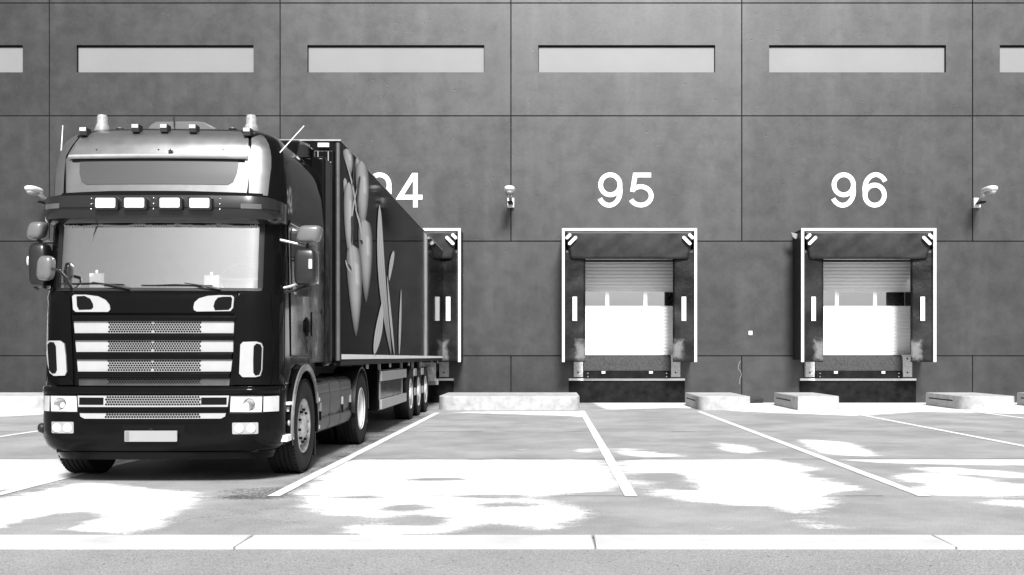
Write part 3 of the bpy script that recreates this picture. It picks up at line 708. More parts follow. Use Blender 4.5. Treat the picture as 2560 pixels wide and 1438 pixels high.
mb.build('roof_hatch', mirrorl, T, bevel=.012)
mb = MB(); mb.tube([(x0 + .3, .78, z0 - .03), (x0 + .3, .77, z0 + .075)], .006, 6); mb.build('short_aerial', blackplastic, T)
for px in (302, 583):
    x, z = inv_y(px, 322, .7); mb = MB(); mb.blob((x, .7, z - .005), (.045, .06, .018), .9, 16); mb.build('roof_boss', sky_sheen, T)
# whip antennas
def whip(p0, p1, dx):
    mb = MB(); mb.tube([p0, (p0[0] + dx, p0[1], p0[2] + .005), tuple(p0[i] * .9 + p1[i] * .1 for i in range(3))], .011, 8); mb.tube([tuple(p0[i] * .9 + p1[i] * .1 for i in range(3)), p1], [.006, .0045], 6)
    mb.build('antenna', white, T)
a = inv_y(680, 412, .45); b = inv_y(760, 315, .7); whip((a[0] - .01, .40, a[1]), (b[0], .7, b[1]), .03)
a = inv_y(149, 408, .55); b = inv_y(157, 314, .7); whip((a[0] + .01, .55, a[1]), (b[0], .7, b[1]), -.01)
# bonnet flap with the two air intakes
mb = MB(); fgrid(mb, [(-.81, 1.70), (.81, 1.70), (.82, 1.905), (.80, 1.922), (-.80, 1.922), (-.82, 1.905)], .028, .03, nx=40, nz=8, yfun=lambda x, z: fy(x, z) - .03 + .02 * max(0, (z - 1.86) / .06)); mb.build('bonnet_flap', paint, T, ang=60)
for s in (-1, 1):
    if s < 0: P = [(181,741),(186,737),(215,737),(245,741),(264,750),(274,763),(276,774),(270,780),(190,780),(183,774)]; Q = [(192,741),(212,740),(226,747),(233,760),(234,769),(229,774),(198,775),(193,765)]
    else: P = [(484,768),(487,756),(498,746),(520,740),(550,738),(580,739),(585,744),(583,770),(576,778),(492,779),(485,775)]; Q = [(534,766),(538,753),(546,744),(560,742),(578,742),(581,747),(579,768),(572,775),(538,776)]
    mb = MB(); fgrid(mb, pxp(P, .04), .046, .018, nx=30, nz=4); it = mb.build('air_intake', whitepaint, T)
    mb = MB(); fgrid(mb, pxp(Q, .04), .0485, .006, nx=20, nz=3); mb.build('opening', dark, it)
# grille: slats and perforated bars
cx0 = 384
def holes(mb, x0, x1, z0, z1, n, off, mi=1, skip=True):
    pitch = (x1 - x0) / (n - .5); rows = max(2, round((z1 - z0) / (pitch * .866))); r_ = pitch * .47
    for j in range(rows):
        z = z0 + (z1 - z0) * (j + .5) / rows
        for i in range(n - (j % 2)):
            x = x0 + pitch * (i + .5) + (pitch / 2 if j % 2 else 0)
            if skip and abs(x - (x0 + x1) / 2) < .012 and j in (0, rows - 1): continue
            mb.add([(x + r_ * math.cos(R(60*k + 30)), fy(x, z, off), z + r_ * math.sin(R(60*k + 30))) for k in range(6)], [tuple(range(6))], mi)
def zfront(py): return H - (py - VY) * 10.05 / F
hw = lambda z: .705 + (z - .65) * .105
for i, (a, b) in enumerate(((803, 833), (851, 880), (899, 929))):
    z1, z0 = zfront(a), zfront(b); mb = MB(); fgrid(mb, [(-hw(z0), z0), (hw(z0), z0), (hw(z1), z1), (-hw(z1), z1)], .008, .02, nx=40, nz=2)
    holes(mb, -.455, .455, z0 + .004, z1 - .004, 36, .0095); mb.build('grille_bar', [whitepaint, dark], T)
for a, b in ((789, 802), (834, 850), (881, 898), (930, 944)):
    z1, z0 = zfront(a), zfront(b); mb = MB()
    fgrid(mb, [(-hw(z0), z0), (hw(z0), z0), (hw(z1), z1), (-hw(z1), z1)], 0, .05, nx=40, nz=6, yfun=lambda x, z: fy(x, z) - .030 - .012 * math.sqrt(max(0, 1 - ((z - (z0 + z1) / 2) / ((z1 - z0) / 2 + .001)) ** 2)))
    mb.build('grille_slat', paint2, T)
z1, z0 = zfront(946), zfront(964); mb = MB(); fgrid(mb, [(-hw(z0), z0), (hw(z0), z0), (hw(z1), z1), (-hw(z1), z1)], .006, .02, nx=40, nz=2)
holes(mb, -.455, .455, z0 + .002, z1 - .002, 36, .0075, skip=False); mb.build('lower_mesh', [skirtm, dark], T)
# corner panels with vents
for s in (-1, 1):
    P = [(588,752),(600,736),(640,729),(668,725),(676,735),(680,800),(684,850),(680,945),(675,962),(582,962),(584,850)] if s > 0 else [(128,735),(140,727),(160,730),(176,742),(178,800),(182,900),(184,962),(150,962),(122,948),(124,850),(126,800)]
    Pl = [(x if s > 0 else x, z) for x, z in (pxp(P, .02))]
    Pl = [(min(max(x, -1.19), 1.19), z) for x, z in Pl]
    mb = MB(); fgrid(mb, Pl, .028, .03, nx=30, nz=14); mb.build('corner_panel', paint, T)
    P = [(601,862),(607,855),(640,854),(653,858),(657,868),(655,925),(650,940),(640,943),(606,943),(598,934)] if s > 0 else [(116,858),(122,852),(150,852),(160,860),(164,890),(166,930),(162,939),(134,940),(124,932),(119,910)]
    Q = [(634,866),(641,859),(651,861),(655,870),(653,925),(648,937),(639,939),(633,932),(633,900)] if s > 0 else [(118,862),(124,855),(134,856),(139,866),(142,925),(138,933),(130,934),(122,925)]
    mb = MB(); fgrid(mb, pxp(P, .05), .050, .03, nx=24, nz=10); it = mb.build('corner_vent', whitepaint, T)
    mb = MB(); fgrid(mb, pxp(Q, .055), .0545, .01, nx=14, nz=8); mb.build('opening', dark, it)
# bumper
mb = MB(); loft(mb, [.335, .345, .38, .42, .46, .55, .62, .68, .72, .8, .88, .92, .95, .965, .972], lambda z: .40); mb.build('bumper', paint2, T, ang=60)
mb = MB(); z1, z0 = zfront(967), zfront(985); fgrid(mb, [(-1.19, z0), (1.19, z0), (1.19, z1), (-1.19, z1)], .02, .03, nx=70, nz=5, yfun=lambda x, z: fy(x, z) - .018 - .012 * math.sin(math.pi * (z - z0) / (z1 - z0))); mb.build('bumper_trim', paint, T)
z1, z0 = zfront(989), zfront(1017); mb = MB(); fgrid(mb, [(-.735, z0), (.735, z0), (.745, z1), (-.745, z1)], .010, .02, nx=40, nz=2)
for s in (-1, 1): a, b = sorted((s * .48, s * .725)); fgrid(mb, [(a, z0 + .022), (b, z0 + .022), (b, z1 - .018), (a, z1 - .018)], .014, .004, nx=8, nz=1, mi=1)
holes(mb, -.465, .465, z0 + .014, z1 - .002, 36, .0125, skip=False); mb.build('lower_grille_bar', [whitepaint, dark], T)
z1, z0 = zfront(1018), zfront(1031); mb = MB(); fgrid(mb, [(-.73, z0), (.73, z0), (.735, z1), (-.735, z1)], .02, .03, nx=40, nz=3); mb.build('grille_slat', paint2, T)
z1, z0 = zfront(1032), zfront(1046); mb = MB(); fgrid(mb, [(-.72, z1), (-.71, z0 + .02), (-.67, z0), (.67, z0), (.71, z0 + .02), (.72, z1)], .010, .02, nx=60, nz=2)
holes(mb, -.465, .465, z0 + .006, z1 - .002, 36, .0125, skip=False); mb.build('lower_grille_bar', [whitepaint, dark], T)
z1, z0 = zfront(1052), zfront(1056); mb = MB(); fgrid(mb, [(-.70, z0), (.70, z0), (.70, z1), (-.70, z1)], .008, .01, nx=40, nz=1); mb.build('bumper_crease', paint, T)
# headlights
for s in (-1, 1):
    P = [(577,992),(655,992),(653,1030),(575,1030)] if s > 0 else [(126,990),(190,991),(192,1029),(127,1028)]
    Pl = [(min(max(x, -1.15), 1.17), z) for x, z in pxp(P, .01)]
    mb = MB(); fgrid(mb, Pl, .004, .012, nx=16, nz=4); hb = mb.build('headlight', lens, T)
    fr = MB(); xs_ = [p[0] for p in Pl]; zs_ = [p[1] for p in Pl]; a, b = min(xs_), max(xs_); c, e = min(zs_), max(zs_)
    fgrid(fr, [(a-.01, c-.012), (b+.01, c-.012), (b+.01, e+.012), (a-.01, e+.012)], .001, .004, nx=20, nz=4); fr.build('surround', blackplastic, hb)
    xm = (a + b) / 2 + s * .03; zm = (c + e) / 2
    mb = MB(); mb.lathe([(.0, .002), (.03, .0), (.05, -.004), (.058, -.009), (.062, -.003)], (xm, fy(xm, zm, .006), zm), 'y', 24); mb.build('reflector', chrome, hb)
    if s > 0: Pi = [(x, z) for x, z in [(1.0, c), (1.185, c), (1.185, e), (1.0, e)]]; Pi = [(max(b + .012, x), z) for x, z in Pi]
    else: Pi = [(min(a - .012, x), z) for x, z in [(-1.0, c), (-1.185, c), (-1.185, e), (-1.0, e)]]
    if abs(Pi[0][0]) < 1.16: mb = MB(); fgrid(mb, Pi, .006, .012, nx=12, nz=3); mb.build('indicator', lensgrey, T)
    P = rr(580, 645, 1057, 1085, 3) if s > 0 else rr(128, 183, 1055, 1083, 3)
    Pl = pxp(P, .01); xs_ = [p[0] for p in Pl]; zs_ = [p[1] for p in Pl]; a, b = min(xs_), max(xs_); c, e = min(zs_), max(zs_)
    mb = MB(); fgrid(mb, rr(a, b, c, e, .012), .003, .01, nx=10, nz=2); fo = mb.build('fog_light', greyalu, T)
    for q in (.27, .73):
        xm = a + (b - a) * q; zm = (c + e) / 2 - .002; mb = MB(); mb.lathe([(.0, -.018), (.025, -.014), (.043, -.004), (.046, .004)], (xm, fy(xm, zm, .006), zm), 'y', 24); mb.build('lens', lens, fo)
# tow cover, plate, lip
z1, z0 = zfront(1063), zfront(1083); mb = MB(); fgrid(mb, [(-.29, z0), (.32, z0), (.32, z1), (-.29, z1)], .003, .006, nx=10, nz=1); mb.build('tow_cover', dark, T)
mb = MB(); mb.lathe([(0, -.02), (.018, -.02), (.02, 0)], (.0, fy(0, .55, .004), (z0+z1)/2), 'y', 14); mb.build('tow_eye', chassis, T)
(xa, za), (xb, zb) = inv(312, 1077, .03), inv(444, 1104, .03); y = fy(0, .48) - .03
mb = MB(); mb.prism_y(rr(xa, xb, zb, za, .008), y - .006, y + .012); pl = mb.build('number_plate', platem, T)
mb = MB(); mb.prism_y([(xa + .008, zb + .006), (xa + .045, zb + .006), (xa + .045, za - .006), (xa + .008, za - .006)], y - .0075, y - .0055); mb.build('plate_band', plategrey, pl)
mb = MB(); loft(mb, [.245, .26, .30, .318, .322], .5, dw=-.02, dy=-.02); mb.build('bumper_lip', paint2, T, ang=60)
mb = MB(); mb.box(-1.0, 1.0, .12, .7, .315, .345); mb.build('under_tray', dark, T)
# round blind spot lamp on the left corner
x, z = inv_y(105, 1070, .35); mb = MB(); mb.blob((x, .35, z), (.042, .04, .05), .9, 18); mb.tube([(x, .35, z - .03), (x + .02, .36, z - .06), (x + .09, .37, z - .055)], .014, 8); mb.build('corner_lamp', blackplastic, T)
# wipers
def wiper(piv, arm, b0, b1):
    mb = MB(); A = inv(*piv, .02); Bm = inv(*arm, .02); P0 = inv(*b0, .02); P1 = inv(*b1, .02)
    pt = lambda q, o: (q[0], fy(q[0], q[1], o), q[1])
    mb.tube([pt(A, .03), pt(((A[0]+Bm[0])/2, (A[1]+Bm[1])/2 + .006), .05), pt(Bm, .035)], [.014, .008, .005], 8)
    mb.tube([pt(P0, .014), pt(((P0[0]+P1[0])/2, (P0[1]+P1[1])/2), .014), pt(P1, .014)], .005, 6)
    mb.tube([pt(((P0[0]*.8+P1[0]*.2)), .02) if False else pt((P0[0]*.8+P1[0]*.2, P0[1]*.8+P1[1]*.2), .02), pt(((P0[0]+P1[0])/2, (P0[1]+P1[1])/2 + .008), .032), pt((P0[0]*.2+P1[0]*.8, P0[1]*.2+P1[1]*.8), .02)], .004, 6)
    mb.build('wiper', blackplastic, T)
wiper((325, 722), (232, 706), (145, 709), (308, 711)); wiper((552, 724), (462, 708), (352, 713), (530, 714))
# things on the dashboard
for nm, (a, b, c, d_) in (('paper_card', (232, 685, 268, 721)), ('paper_card', (517, 690, 554, 722))):
    (x0, z1), (x1, z0) = inv_y(a, b, .22), inv_y(c, d_, .22); mb = MB(); y = fy((x0+x1)/2, (z0+z1)/2) + .02
    mb.box(x0, x1, y, y + .003, z0 - .01, z1); mb.blob(((x0+x1)/2, y, z1 + .015), (.016, .004, .02), 1, 10)
    o = mb.build('paper_card', paper); o.location = truck.location; o.rotation_euler = truck.rotation_euler
    tag(o, 'white paper card behind the windscreen at the ' + ('left, under the microphone cord' if a < 300 else 'right, in front of the steering wheel'), 'card', 'white cards on the dashboard')
mb = MB(); c = inv_y(606, 690, .75); 
for i in range(1):
    v = []
    pts = [(c[0] + .235 * math.cos(R(a_)), .75 + .09 * math.sin(R(a_)) , c[1] + .17 * math.sin(R(a_)) - .03) for a_ in range(0, 361, 12)]
mb.tube(pts, .013, 8, caps=False); mb.tube([pts[0], (c[0], .78, c[1] - .04), pts[15]], .015, 6); mb.build('steering_wheel', mat('pale_wheel_rim', .85, .5), T)
P = [inv_y(*q, .3) for q in ((236, 690), (237, 655), (241, 620), (247, 590), (256, 562))]; mb = MB(); mb.tube([(x, .19, z) for x, z in P], .006, 6); mb.blob((P[-1][0], .19, P[-1][1]), (.028, .02, .022), .8, 12); mb.build('microphone_cord', blackplastic, T)
# mirrors
def mirror(c, r_, m_, arms, e=.55, shear=0):
    mb = MB(); mb.blob(c, r_, e, 28, shear=shear); o = mb.build('mirror', m_, T, ang=80)
    for i, a_ in enumerate(arms): mb = MB(); mb.tube(a_, .014, 8); mb.build('mirror_arm', greyalu if i == 0 and c[0] > 0 else blackplastic, o)
mirror((1.475, .32, 2.515), (.118, .10, .088), mirrorl, [[(1.17, .34, 2.46), (1.3, .34, 2.43), (1.42, .35, 2.40)]], .5, .02)
mirror((1.43, .36, 2.185), (.112, .10, .19), mirrorh, [[(1.17, .40, 1.97), (1.25, .42, 1.99), (1.36, .42, 2.03)], [(1.44, .36, 2.37), (1.45, .35, 2.45)], [(1.2, .36, 1.93), (1.3, .44, 1.95), (1.45, .40, 2.0)]], .42)
mb = MB(); x, z = inv_y(776, 660, .25); mb.prism_y(rr(x - .018, x + .018, z - .05, z + .05, .01), .243, .265); mb.build('mirror_marker', lensgrey, T)
mirror((-1.275, .30, 2.545), (.082, .09, .09), mirrorl, [[(-1.17, .34, 2.45), (-1.23, .32, 2.43), (-1.28, .30, 2.46)]], .6, .02)
mirror((-1.265, .34, 2.20), (.092, .10, .225), mirrorh, [[(-1.12, .36, 2.44), (-1.2, .32, 2.43), (-1.27, .32, 2.42)], [(-1.16, .36, 1.95), (-1.22, .34, 1.97), (-1.27, .34, 2.0)], [(-1.28, .32, 1.95), (-1.34, .32, 2.0), (-1.36, .34, 2.16), (-1.36, .34, 2.25)]], .45)
mb = MB(); mb.blob((-1.36, .30, 2.24), (.015, .04, .05), .6, 12); mb.build('mirror_marker', lensgrey, T)
x, z = inv_y(118, 671, .05); mirror((x, .03, z), (.078, .07, .122), mirrorl, [[inv_y(132, 672, .0)[:1] + (-.02,) + inv_y(132, 672, .0)[1:], inv_y(150, 676, 0)[:1] + (-.03,) + inv_y(150, 676, 0)[1:], inv_y(164, 695, 0)[:1] + (.02,) + inv_y(164, 695, 0)[1:], inv_y(166, 722, 0)[:1] + (.12,) + inv_y(166, 722, .0)[1:]]], .6, .01)
# doors, side windows, handles on both sides
for s in (-1, 1):
    X_ = lambda o: s * (1.2015 + o)
    def side(name, poly, o, m_, par=T, th=.012, bevel=0):
        mb = MB(); a, b = sorted((X_(o - th), X_(o))); mb.prism_x(poly, a, b); return mb.build(name, m_, par, bevel=bevel)
    dp = [(.62, 1.27), (.60, 1.9), (.52, 2.62), (.60, 2.70), (1.38, 2.70), (1.46, 2.6), (1.46, 1.3), (1.40, 1.25)]
    dm = [(y, z) for y, z in dp]; do = side('door', dm, .012, paint, bevel=.006)
    side('window', [(.66, 1.98), (.60, 2.55), (.66, 2.62), (1.30, 2.62), (1.36, 2.56), (1.36, 1.98), (1.2, 1.93), (.72, 1.93)], .017, sideglass, do)
    mb = MB(); mb.blob((X_(.014), 1.33, 1.60), (.012, .06, .11), .6, 16); mb.build('handle_recess', dark, do)
    mb = MB(); mb.tube([(X_(.02), 1.33, 1.52), (X_(.045), 1.32, 1.55), (X_(.045), 1.32, 1.66), (X_(.02), 1.33, 1.70)], .011, 8); mb.build('handle', blackplastic, do)
    mb = MB(); mb.tube([(X_(.018), .585, 2.66), (X_(.018), 1.36, 2.66)], .006, 6); mb.tube([(X_(.012), .56, 1.98), (X_(.012), .51, 2.6)], .008, 6); mb.build('window_trim', chrome, do)
    side('locker_door', rr(1.60, 2.12, 1.50, 1.78, .03), .010, paint, bevel=.004)
    side('side_window', rr(1.62, 2.06, 2.12, 2.5, .05), .010, sideglass)
    mb = MB(); a, b = sorted((s * 1.0, s * 1.21)); mb.box(a, b, 2.31, 2.75, 1.15, 3.7); mb.build('side_collar', paint, T, bevel=.03)
    # steps
    for z, h_, y0, y1 in ((.435, .034, .30, .60), (.785, .016, .41, .60)):
        mb = MB(); a, b = sorted((s * 1.02, s * (1.25 if s > 0 else 1.19))); mb.box(a, b, y0, y1, z - h_, z + h_); mb.build('step', white, T, bevel=.006)
    mb = MB(); a, b = sorted((s * .9, s * 1.19)); mb.box(a, b, .405, .60, .36, .98); mb.build('step_well', blackplastic, T)
    mb = MB(); mb.blob((s * 1.222, .5, .58), (.02, .035, .035), 1, 14); mb.build('side_lamp', greyalu, T)
    mb = MB(); a, b = sorted((s * 1.2, s * 1.225)); mb.box(a, b, .47, .53, .70, .75); mb.build('side_reflector', lensgrey, T)
# roof spoiler behind the cab roof
mb = MB(); prf = [(1.5, 3.60), (1.62, 3.73), (1.85, 3.80), (2.2, 3.84), (2.45, 3.84), (2.55, 3.80), (2.55, 3.5), (1.5, 3.5)]
mb.prism_x(prf, -1.05, 1.05); mb.build('roof_spoiler', paint, T, bevel=.06)
# wheels
def tyre_profile(w_, R_=.51, ri=.29):
    h = w_ / 2
    p = [(ri, -h*.80), (ri + .03, -h*.92), (R_*.80, -h*1.02), (R_*.93, -h*.98), (R_*.975, -h*.90), (R_, -h*.80)]
    for q in (-.5, -.17, .17, .5): p += [(R_, h*(q - .045)), (R_ - .014, h*(q - .03)), (R_ - .014, h*(q + .03)), (R_, h*(q + .045))]
    p += [(R_, h*.80), (R_*.975, h*.90), (R_*.93, h*.98), (R_*.80, h*1.02), (R_*.70, h*1.0), (ri + .03, h*.92), (ri, h*.80)]
    return p
def wheel(cx, y, kind, s, par):
    wd = .31 if kind == 'front' else .30; mb = MB(); c = (cx, y, .512)
    if kind == 'front': pr_ = [(.292, .145), (.30, .135), (.285, .12), (.262, .06), (.25, .05), (.235, .085), (.20, .11), (.15, .125), (.13, .14), (.10, .16), (.0, .165)]
    elif kind == 'drive': pr_ = [(.292, .145), (.305, .135), (.285, .10), (.27, -.02), (.25, -.05), (.16, -.055), (.13, .0), (.12, .05), (.0, .055)]
    else: pr_ = [(.292, .145), (.305, .135), (.282, .10), (.26, .03), (.24, .02), (.17, .03), (.13, .07), (.12, .14), (.09, .16), (.0, .162)]
    mb.lathe([(r_, s * h) for r_, h in pr_], c, 'x', 40)
    nr, cnt = (.175, 10)
    for i in range(cnt):
        a_ = 2 * math.pi * (i + .3) / cnt; hx = {'front': .118, 'drive': -.052, 'trailer': .035}[kind]
        mb.lathe([(.015, 0), (.015, s * .03), (.0, s * .032)], (cx + s * hx, y + nr * math.cos(a_), .512 + nr * math.sin(a_)), 'x', 6, mi=1)
        if kind == 'front' or kind == 'trailer':
            a_ += .3; rr_ = .225 if kind == 'front' else .215; hx2 = .094 if kind == 'front' else .026
            mb.lathe([(.022, 0), (.0, s * .002)], (cx + s * hx2, y + rr_ * math.cos(a_), .512 + rr_ * math.sin(a_)), 'x', 10, mi=1)
    wo_ = mb.build('wheel', [rimwhite if kind != 'front' else rimmat, dark], par)
    mb = MB(); mb.lathe(tyre_profile(wd), c, 'x', 64); 
    for i in range(64):                               # shoulder blocks
        a_ = 2 * math.pi * i / 64
        for sd in (-1, 1):
            x_ = cx + sd * wd * .44; pts = []
            for da in (0, .55):
                q = a_ + da * 2 * math.pi / 64
                for r_, dx in ((.5, -.018), (.517, -.018), (.513, .012), (.497, .016)): pts.append((x_ + sd * dx, y + r_ * math.cos(q), .512 + r_ * math.sin(q)))
            mb.add(pts, [(0,1,5,4), (1,2,6,5), (2,3,7,6), (0,3,2,1), (4,5,6,7)])
    mb.build('tyre', rubber, wo_)
for s in (-1, 1):
    wheel(s * 1.095, 1.10, 'front', s, T); wheel(s * 1.09, 4.70, 'drive', s, T)
    mb = MB(); mb.lathe(tyre_profile(.28), (s * .76, 4.70, .512), 'x', 48); mb.build('inner_tyre', rubber, T)
    # arches
    def arch(y, z, r0, r1, a0, a1, x0, x1, m_, name):
        mb = MB(); n_ = 30; v = []; f = []
        for i in range(n_ + 1):
            a_ = R(a0 + (a1 - a0) * i / n_); cs, sn = math.cos(a_), math.sin(a_)
            v += [(x0, y + r0*cs, z + r0*sn), (x1, y + r0*cs, z + r0*sn), (x1, y + r1*cs, z + r1*sn), (x0, y + r1*cs, z + r1*sn)]
        for i in range(n_):
            for j in range(4): k_ = (j+1) % 4; f.append((i*4+j, i*4+k_, (i+1)*4+k_, (i+1)*4+j))
        f += [(0,1,2,3), (n_*4, n_*4+3, n_*4+2, n_*4+1)]; mb.add(v, f, 0, False); return mb.build(name, m_, T, ang=50)
    a, b = s * .88, s * 1.255
    arch(1.12, .53, .60, .64, -12, 197, a, b, paint2, 'wheel_arch')
    arch(1.12, .53, .585, .655, 20, 190, s * 1.245, s * 1.262, mirrorl, 'arch_edge')
    arch(4.70, .53, .56, .585, -5, 185, a, s * 1.24, blackplastic, 'rear_mudguard')
    poly = [(.62, 1.215), (.62, .98)] + [(1.12 + .642 * math.cos(R(a_)), .53 + .642 * math.sin(R(a_))) for a_ in range(140, 19, -8)] + [(1.80, .75), (1.80, 1.215)]
    mb = MB(); a, b = sorted((s * 1.17, s * 1.198)); mb.prism_x(poly, a, b); mb.build('lower_side_panel', paint, T)
    mb = MB(); mb.box(min(s*.95, s*1.2), max(s*.95, s*1.2), 1.80, 1.83, .12, .95); mb.build('mud_flap', blackplastic, T)
    mb = MB(); mb.box(min(s*.95, s*1.2), max(s*.95, s*1.2), 5.29, 5.31, .18, .85); mb.build('mud_flap', blackplastic, T)
    # side skirt and tank in three panels
    for i, (y0, y1) in enumerate(((1.95, 2.62), (2.63, 3.30), (3.31, 4.08))):
        mb = MB(); pf = [(s*.6, .34), (s*1.10, .34), (s*1.17, .38), (s*1.20, .45), (s*1.20, .52), (s*1.175, .55), (s*1.20, .58), (s*1.21, .80), (s*1.195, .83), (s*1.20, .86), (s*1.185, .95), (s*1.12, 1.0), (s*.6, 1.0)]
        mb.prism_y(pf, y0, y1); mb.build('side_skirt', skirtm, T, bevel=.02)
    for y, z in ((2.0, .67), (3.35, .69), (3.9, .69)):
        mb = MB(); a, b = sorted((s*1.2, s*1.225)); mb.box(a, b, y, y + .05, z - .05, z + .05); mb.box(a, b, y + .02, y + .03, z - .16, z - .05, 1); mb.build('latch', [greyalu, dark], T)
    for z in (.44, .76):
        mb = MB(); a, b = sorted((s*1.06, s*1.23)); mb.box(a, b, 1.84, 1.945, z - .022, z + .022); mb.build('side_step', white, T, bevel=.006)
    for x in (-.38, .38):
        pass
mb = MB()
for x in (-.42, .42): mb.box(x - .04, x + .04, .5, 5.9, .72, .98)
mb.box(-.9, .9, 1.02, 1.18, .42, .60); mb.box(-.95, .95, 4.6, 4.8, .42, .62); mb.box(-.45, .45, 3.9, 5.2, .98, 1.08); mb.box(-.5, .5, .75, 2.2, .45, 1.3); mb.box(-1.1, -.5, 2.2, 3.9, .5, 1.05)
mb.build('chassis', chassis, T)
# suzi lines and rear wall bits seen behind the cab
mb = MB()
for i in range(3): mb.tube([(.35 + .1*i, 2.32, 1.7), (.4 + .12*i, 2.6, 1.25), (.3 + .1*i, 2.94, 1.5)], .012, 6)
mb.build('air_line', blackplastic, T)

# ------------------------------------------------------------------ trailer
YF, YR = 2.95, 16.5
trailer = empty('semi_trailer', (TX, TY, 0), 'long dark box semi-trailer with pale vegetable picture on its side, backed into dock 94', 'trailer', rz=TR)
G = trailer; zb, zt = 1.215, 4.02
mb = MB(); mb.box(-1.275, 1.275, YF, YR, zb, zt); mb.build('box_body', trailer_skin, G, bevel=.02)
mb = MB(); mb.box(-1.2, 1.2, YF - .06, YF, 1.25, 3.9); mb.box(-1.279, -1.24, YF - .03, YF + .03, zb, zt + .004); mb.build('front_panel', paint2, G, bevel=.02)
mb = MB(); mb.tube([(1.245, YF - .03, zb), (1.245, YF - .03, zt - .03)], .028, 10); mb.build('corner_trim', mat('corner_alu', .12, .3, metal=.5), G)
mb = MB(); mb.box(-1.28, 1.28, YF - .02, YR + .01, zt, zt + .018); mb.build('roof_edge', greyalu, G)
mb = MB(); mb.box(1.0, 1.14, YF - .085, YF - .06, 3.93, 3.98); mb.build('front_marker_light', whitemark, G)
mb = MB()
for x in (1.0, 1.13): mb.box(x, x + .012, YF - .10, YF - .06, 3.55, 3.87)
mb.box(.98, 1.17, YF - .09, YF - .06, 3.70, 3.74); mb.build('front_bracket', chrome, G)
for s in (-1, 1):
    a, b = sorted((s * 1.275, s * 1.279)); mb = MB()
    mb.add([(s*1.280, YF + .02, 1.232), (s*1.280, YR, 1.215), (s*1.280, YR, 1.262), (s*1.280, YF + .02, 1.297)], [(0,1,2,3)]); mb.add([(s*1.27, YF + .02, 1.232), (s*1.27, YR, 1.215), (s*1.27, YR, 1.262), (s*1.27, YF + .02, 1.297)], [(0,3,2,1)])
    mb.build('reflective_stripe', whitemark, G)
    mb = MB(); a, b = sorted((s * 1.18, s * 1.268)); mb.box(a, b, YF + .05, YR, 1.15, 1.214); mb.build('side_rail', chassis, G)
# printed picture on the right side (vegetables: pods and stalks)
def sp(pts, o=0): return [inv_x(a, b, 1.279 + o) for a, b in pts]
def pod(top, bot, wpx, bend=0, lean=.5):
    L1 = []; R1 = []; n_ = 22
    for i in range(n_ + 1):
        t_ = i / n_; px = top[0] + (bot[0] - top[0]) * t_ + bend * math.sin(math.pi * t_); py = top[1] + (bot[1] - top[1]) * t_
        w_ = wpx / 2 * (math.sin(math.pi * (t_ ** lean)) ** .65 if 0 < t_ < 1 else 0) + .3
        L1.append((px - w_, py)); R1.append((px + w_, py))
    return L1, R1
TONE = []
def decal(L1, R1, o, kind, mb):
    n_ = 9; cols = []
    for c in range(n_):
        u = c / (n_ - 1); P = sp([(a[0] + (b[0] - a[0]) * u, a[1] + (b[1] - a[1]) * u) for a, b in zip(L1, R1)], o); cols.append(P)
        for i in range(len(P)):
            t_ = i / (len(P) - 1)
            if kind == 0: v = (.03 + .97 * math.sin(math.pi * min(1, .04 + u * .92)) ** 1.1) * (1 if t_ < .55 else max(.03, 1 - ((t_ - .55) / .45) ** 1.3)); v *= .58; v += .4 * math.exp(-((u - .68) / .09) ** 2) * (1 if .2 < t_ < .45 else .15)
            elif kind == 1: v = (.35 + .4 * math.sin(u * 14 + t_ * 5) ** 2) * (1 - .75 * t_ ** 2) + .08
            elif kind == 2: v = .75 * (.6 + .4 * math.sin(u * 16) ** 2)
            else: v = .012
            TONE.append(min(.85, v))
    m_ = len(L1)
    mb.add([(1.279 + o, y, z) for P in cols for y, z in P], [(c*m_+i, c*m_+i+1, (c+1)*m_+i+1, (c+1)*m_+i) for c in range(n_-1) for i in range(m_-1)], 0)
mb = MB(); o_ = [0]
def D_(a, b, w_, be, kind, lean=.5): decal(*pod(a, b, w_, be, lean), .0004 * o_[0], kind, mb); o_[0] += 1
D_((862,445),(866,545),11,2,0); D_((866,372),(876,440),23,2,0); D_((893,392),(897,480),15,2,0,.7); D_((872,455),(879,682),24,-3,0); D_((903,402),(905,592),32,3,0)
D_((911,548),(915,758),34,2,0); D_((882,612),(890,842),37,2,0)
D_((861,390),(893,545),3,5,2,.9); D_((893,470),(874,600),3,-3,2,.9); D_((888,520),(905,600),4,3,2,.9); D_((905,548),(908,618),4,2,2,.9); D_((876,600),(884,690),5,-2,2,.9); D_((864,650),(884,690),3,-4,2,.9)
D_((880,540),(878,610),6,2,3); D_((900,440),(893,530),5,-2,3); D_((885,400),(880,470),3,2,3); D_((902,600),(905,612),6,1,3); D_((870,660),(879,676),4,1,3)
D_((949,512),(978,887),17,-8,1,.9); D_((956,752),(936,887),17,2,2,1.3); D_((1003,724),(998,887),5,0,2,1.2); D_((984,628),(973,702),9,-1,2,.7); D_((968,690),(986,887),5,-1,2,1.2)
ob_ = mb.build('printed_picture', None, G)
ta = ob_.data.attributes.new('tone', 'FLOAT', 'POINT'); ta.data.foreach_set('value', TONE)
pm_, t, b, o = newmat('printed_film'); at = nd(t, 'ShaderNodeAttribute'); at.attribute_name = 'tone'; t.links.new(at.outputs['Fac'], b.inputs['Base Color']); b.inputs['Roughness'].default_value = .2; b.inputs['IOR'].default_value = 1.2
ob_.data.materials.clear(); ob_.data.materials.append(pm_)
for y in (10.35, 11.66, 12.97):
    for s in (-1, 1): wheel(s * 1.09, y, 'trailer', s, G)
mb = MB()
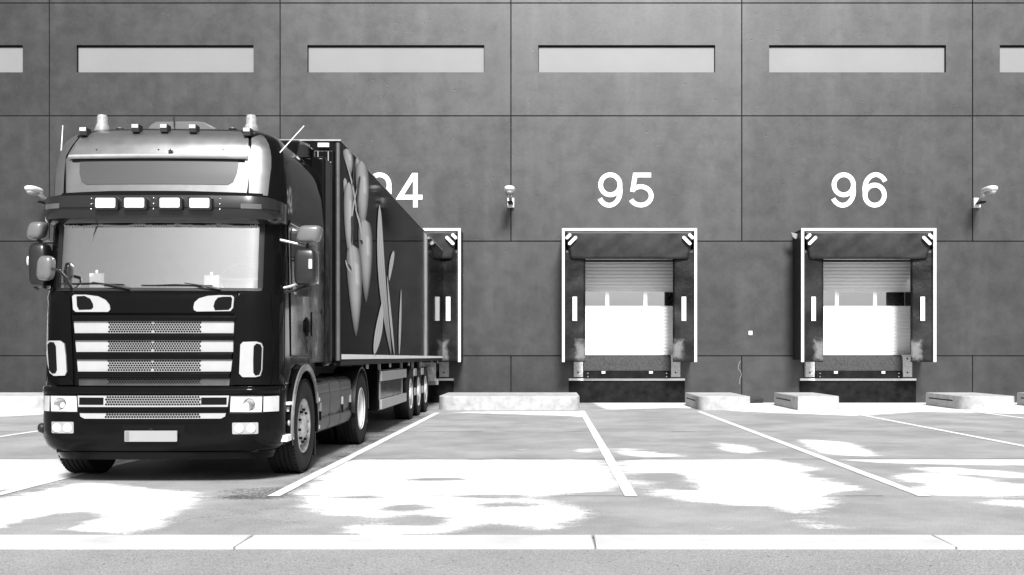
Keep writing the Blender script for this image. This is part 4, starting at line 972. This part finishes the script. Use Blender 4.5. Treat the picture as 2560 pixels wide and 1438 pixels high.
for x in (-.48, .48): mb.box(x - .05, x + .05, YF + .4, YR - .1, .92, 1.17)
for y in (10.35, 11.66, 12.97): mb.box(-.95, .95, y - .07, y + .07, .43, .58)
for y in (10.35, 11.66, 12.97): mb.box(-1.1, 1.1, y - .5, y - .42, 1.0, 1.15)
mb.build('chassis', chassis, G)
for s in (-1, 1):
    mb = MB(); mb.box(s*.95 - .07, s*.95 + .07, 5.9, 6.05, .3, 1.15); mb.box(s*.95 - .14, s*.95 + .14, 5.85, 6.1, .22, .27); mb.build('landing_leg', chassis, G)
    a, b = sorted((s * .7, s * 1.2))
    mb = MB(); mb.box(a, b, 6.45, 9.3, .38, 1.05); mb.build('side_locker', paint2, G, bevel=.02)
    a, b = sorted((s * 1.205, s * 1.25))
    for z0, z1 in ((.86, 1.02), (.40, .56)):
        mb = MB(); mb.box(a, b, 6.5, 9.55, z0, z1); mb.build('guard_rail', greyalu, G, bevel=.008)
    for y in (6.55, 9.2):
        mb = MB(); mb.box(s*1.19 - .02, s*1.19 + .02, y, y + .06, .40, 1.15); mb.build('guard_post', greyalu, G)
    for y in (11.0, 12.31):
        for z0 in (.46, .86):
            mb = MB(); mb.box(a, b, y - .17, y + .17, z0, z0 + .15); mb.build('guard_rail', greyalu, G, bevel=.008)
        for dy in (-.09, .07):
            mb = MB(); mb.box(s*1.18 - .015, s*1.18 + .015, y + dy, y + dy + .04, .46, 1.15); mb.build('guard_post', greyalu, G)
    for y in (5.1, 7.4, 9.9, 12.0, 14.2, 15.6):
        mb = MB(); a2, b2 = sorted((s*1.23, s*1.255)); mb.box(a2, b2, y, y + .08, 1.08, 1.145); mb.build('side_marker_light', lensgrey, G)
    mb = MB(); mb.box(min(s*.75, s*1.15), max(s*.75, s*1.15), YR - .5, YR - .45, .62, 1.1); mb.blob((s*1.0, YR - .52, .93), (.1, .03, .1), .8, 14); mb.build('rear_flap', board, G)
mb = MB(); mb.box(-1.2, 1.2, YR - .35, YR - .25, .52, .66); mb.build('rear_guard', greyalu, G, bevel=.01)
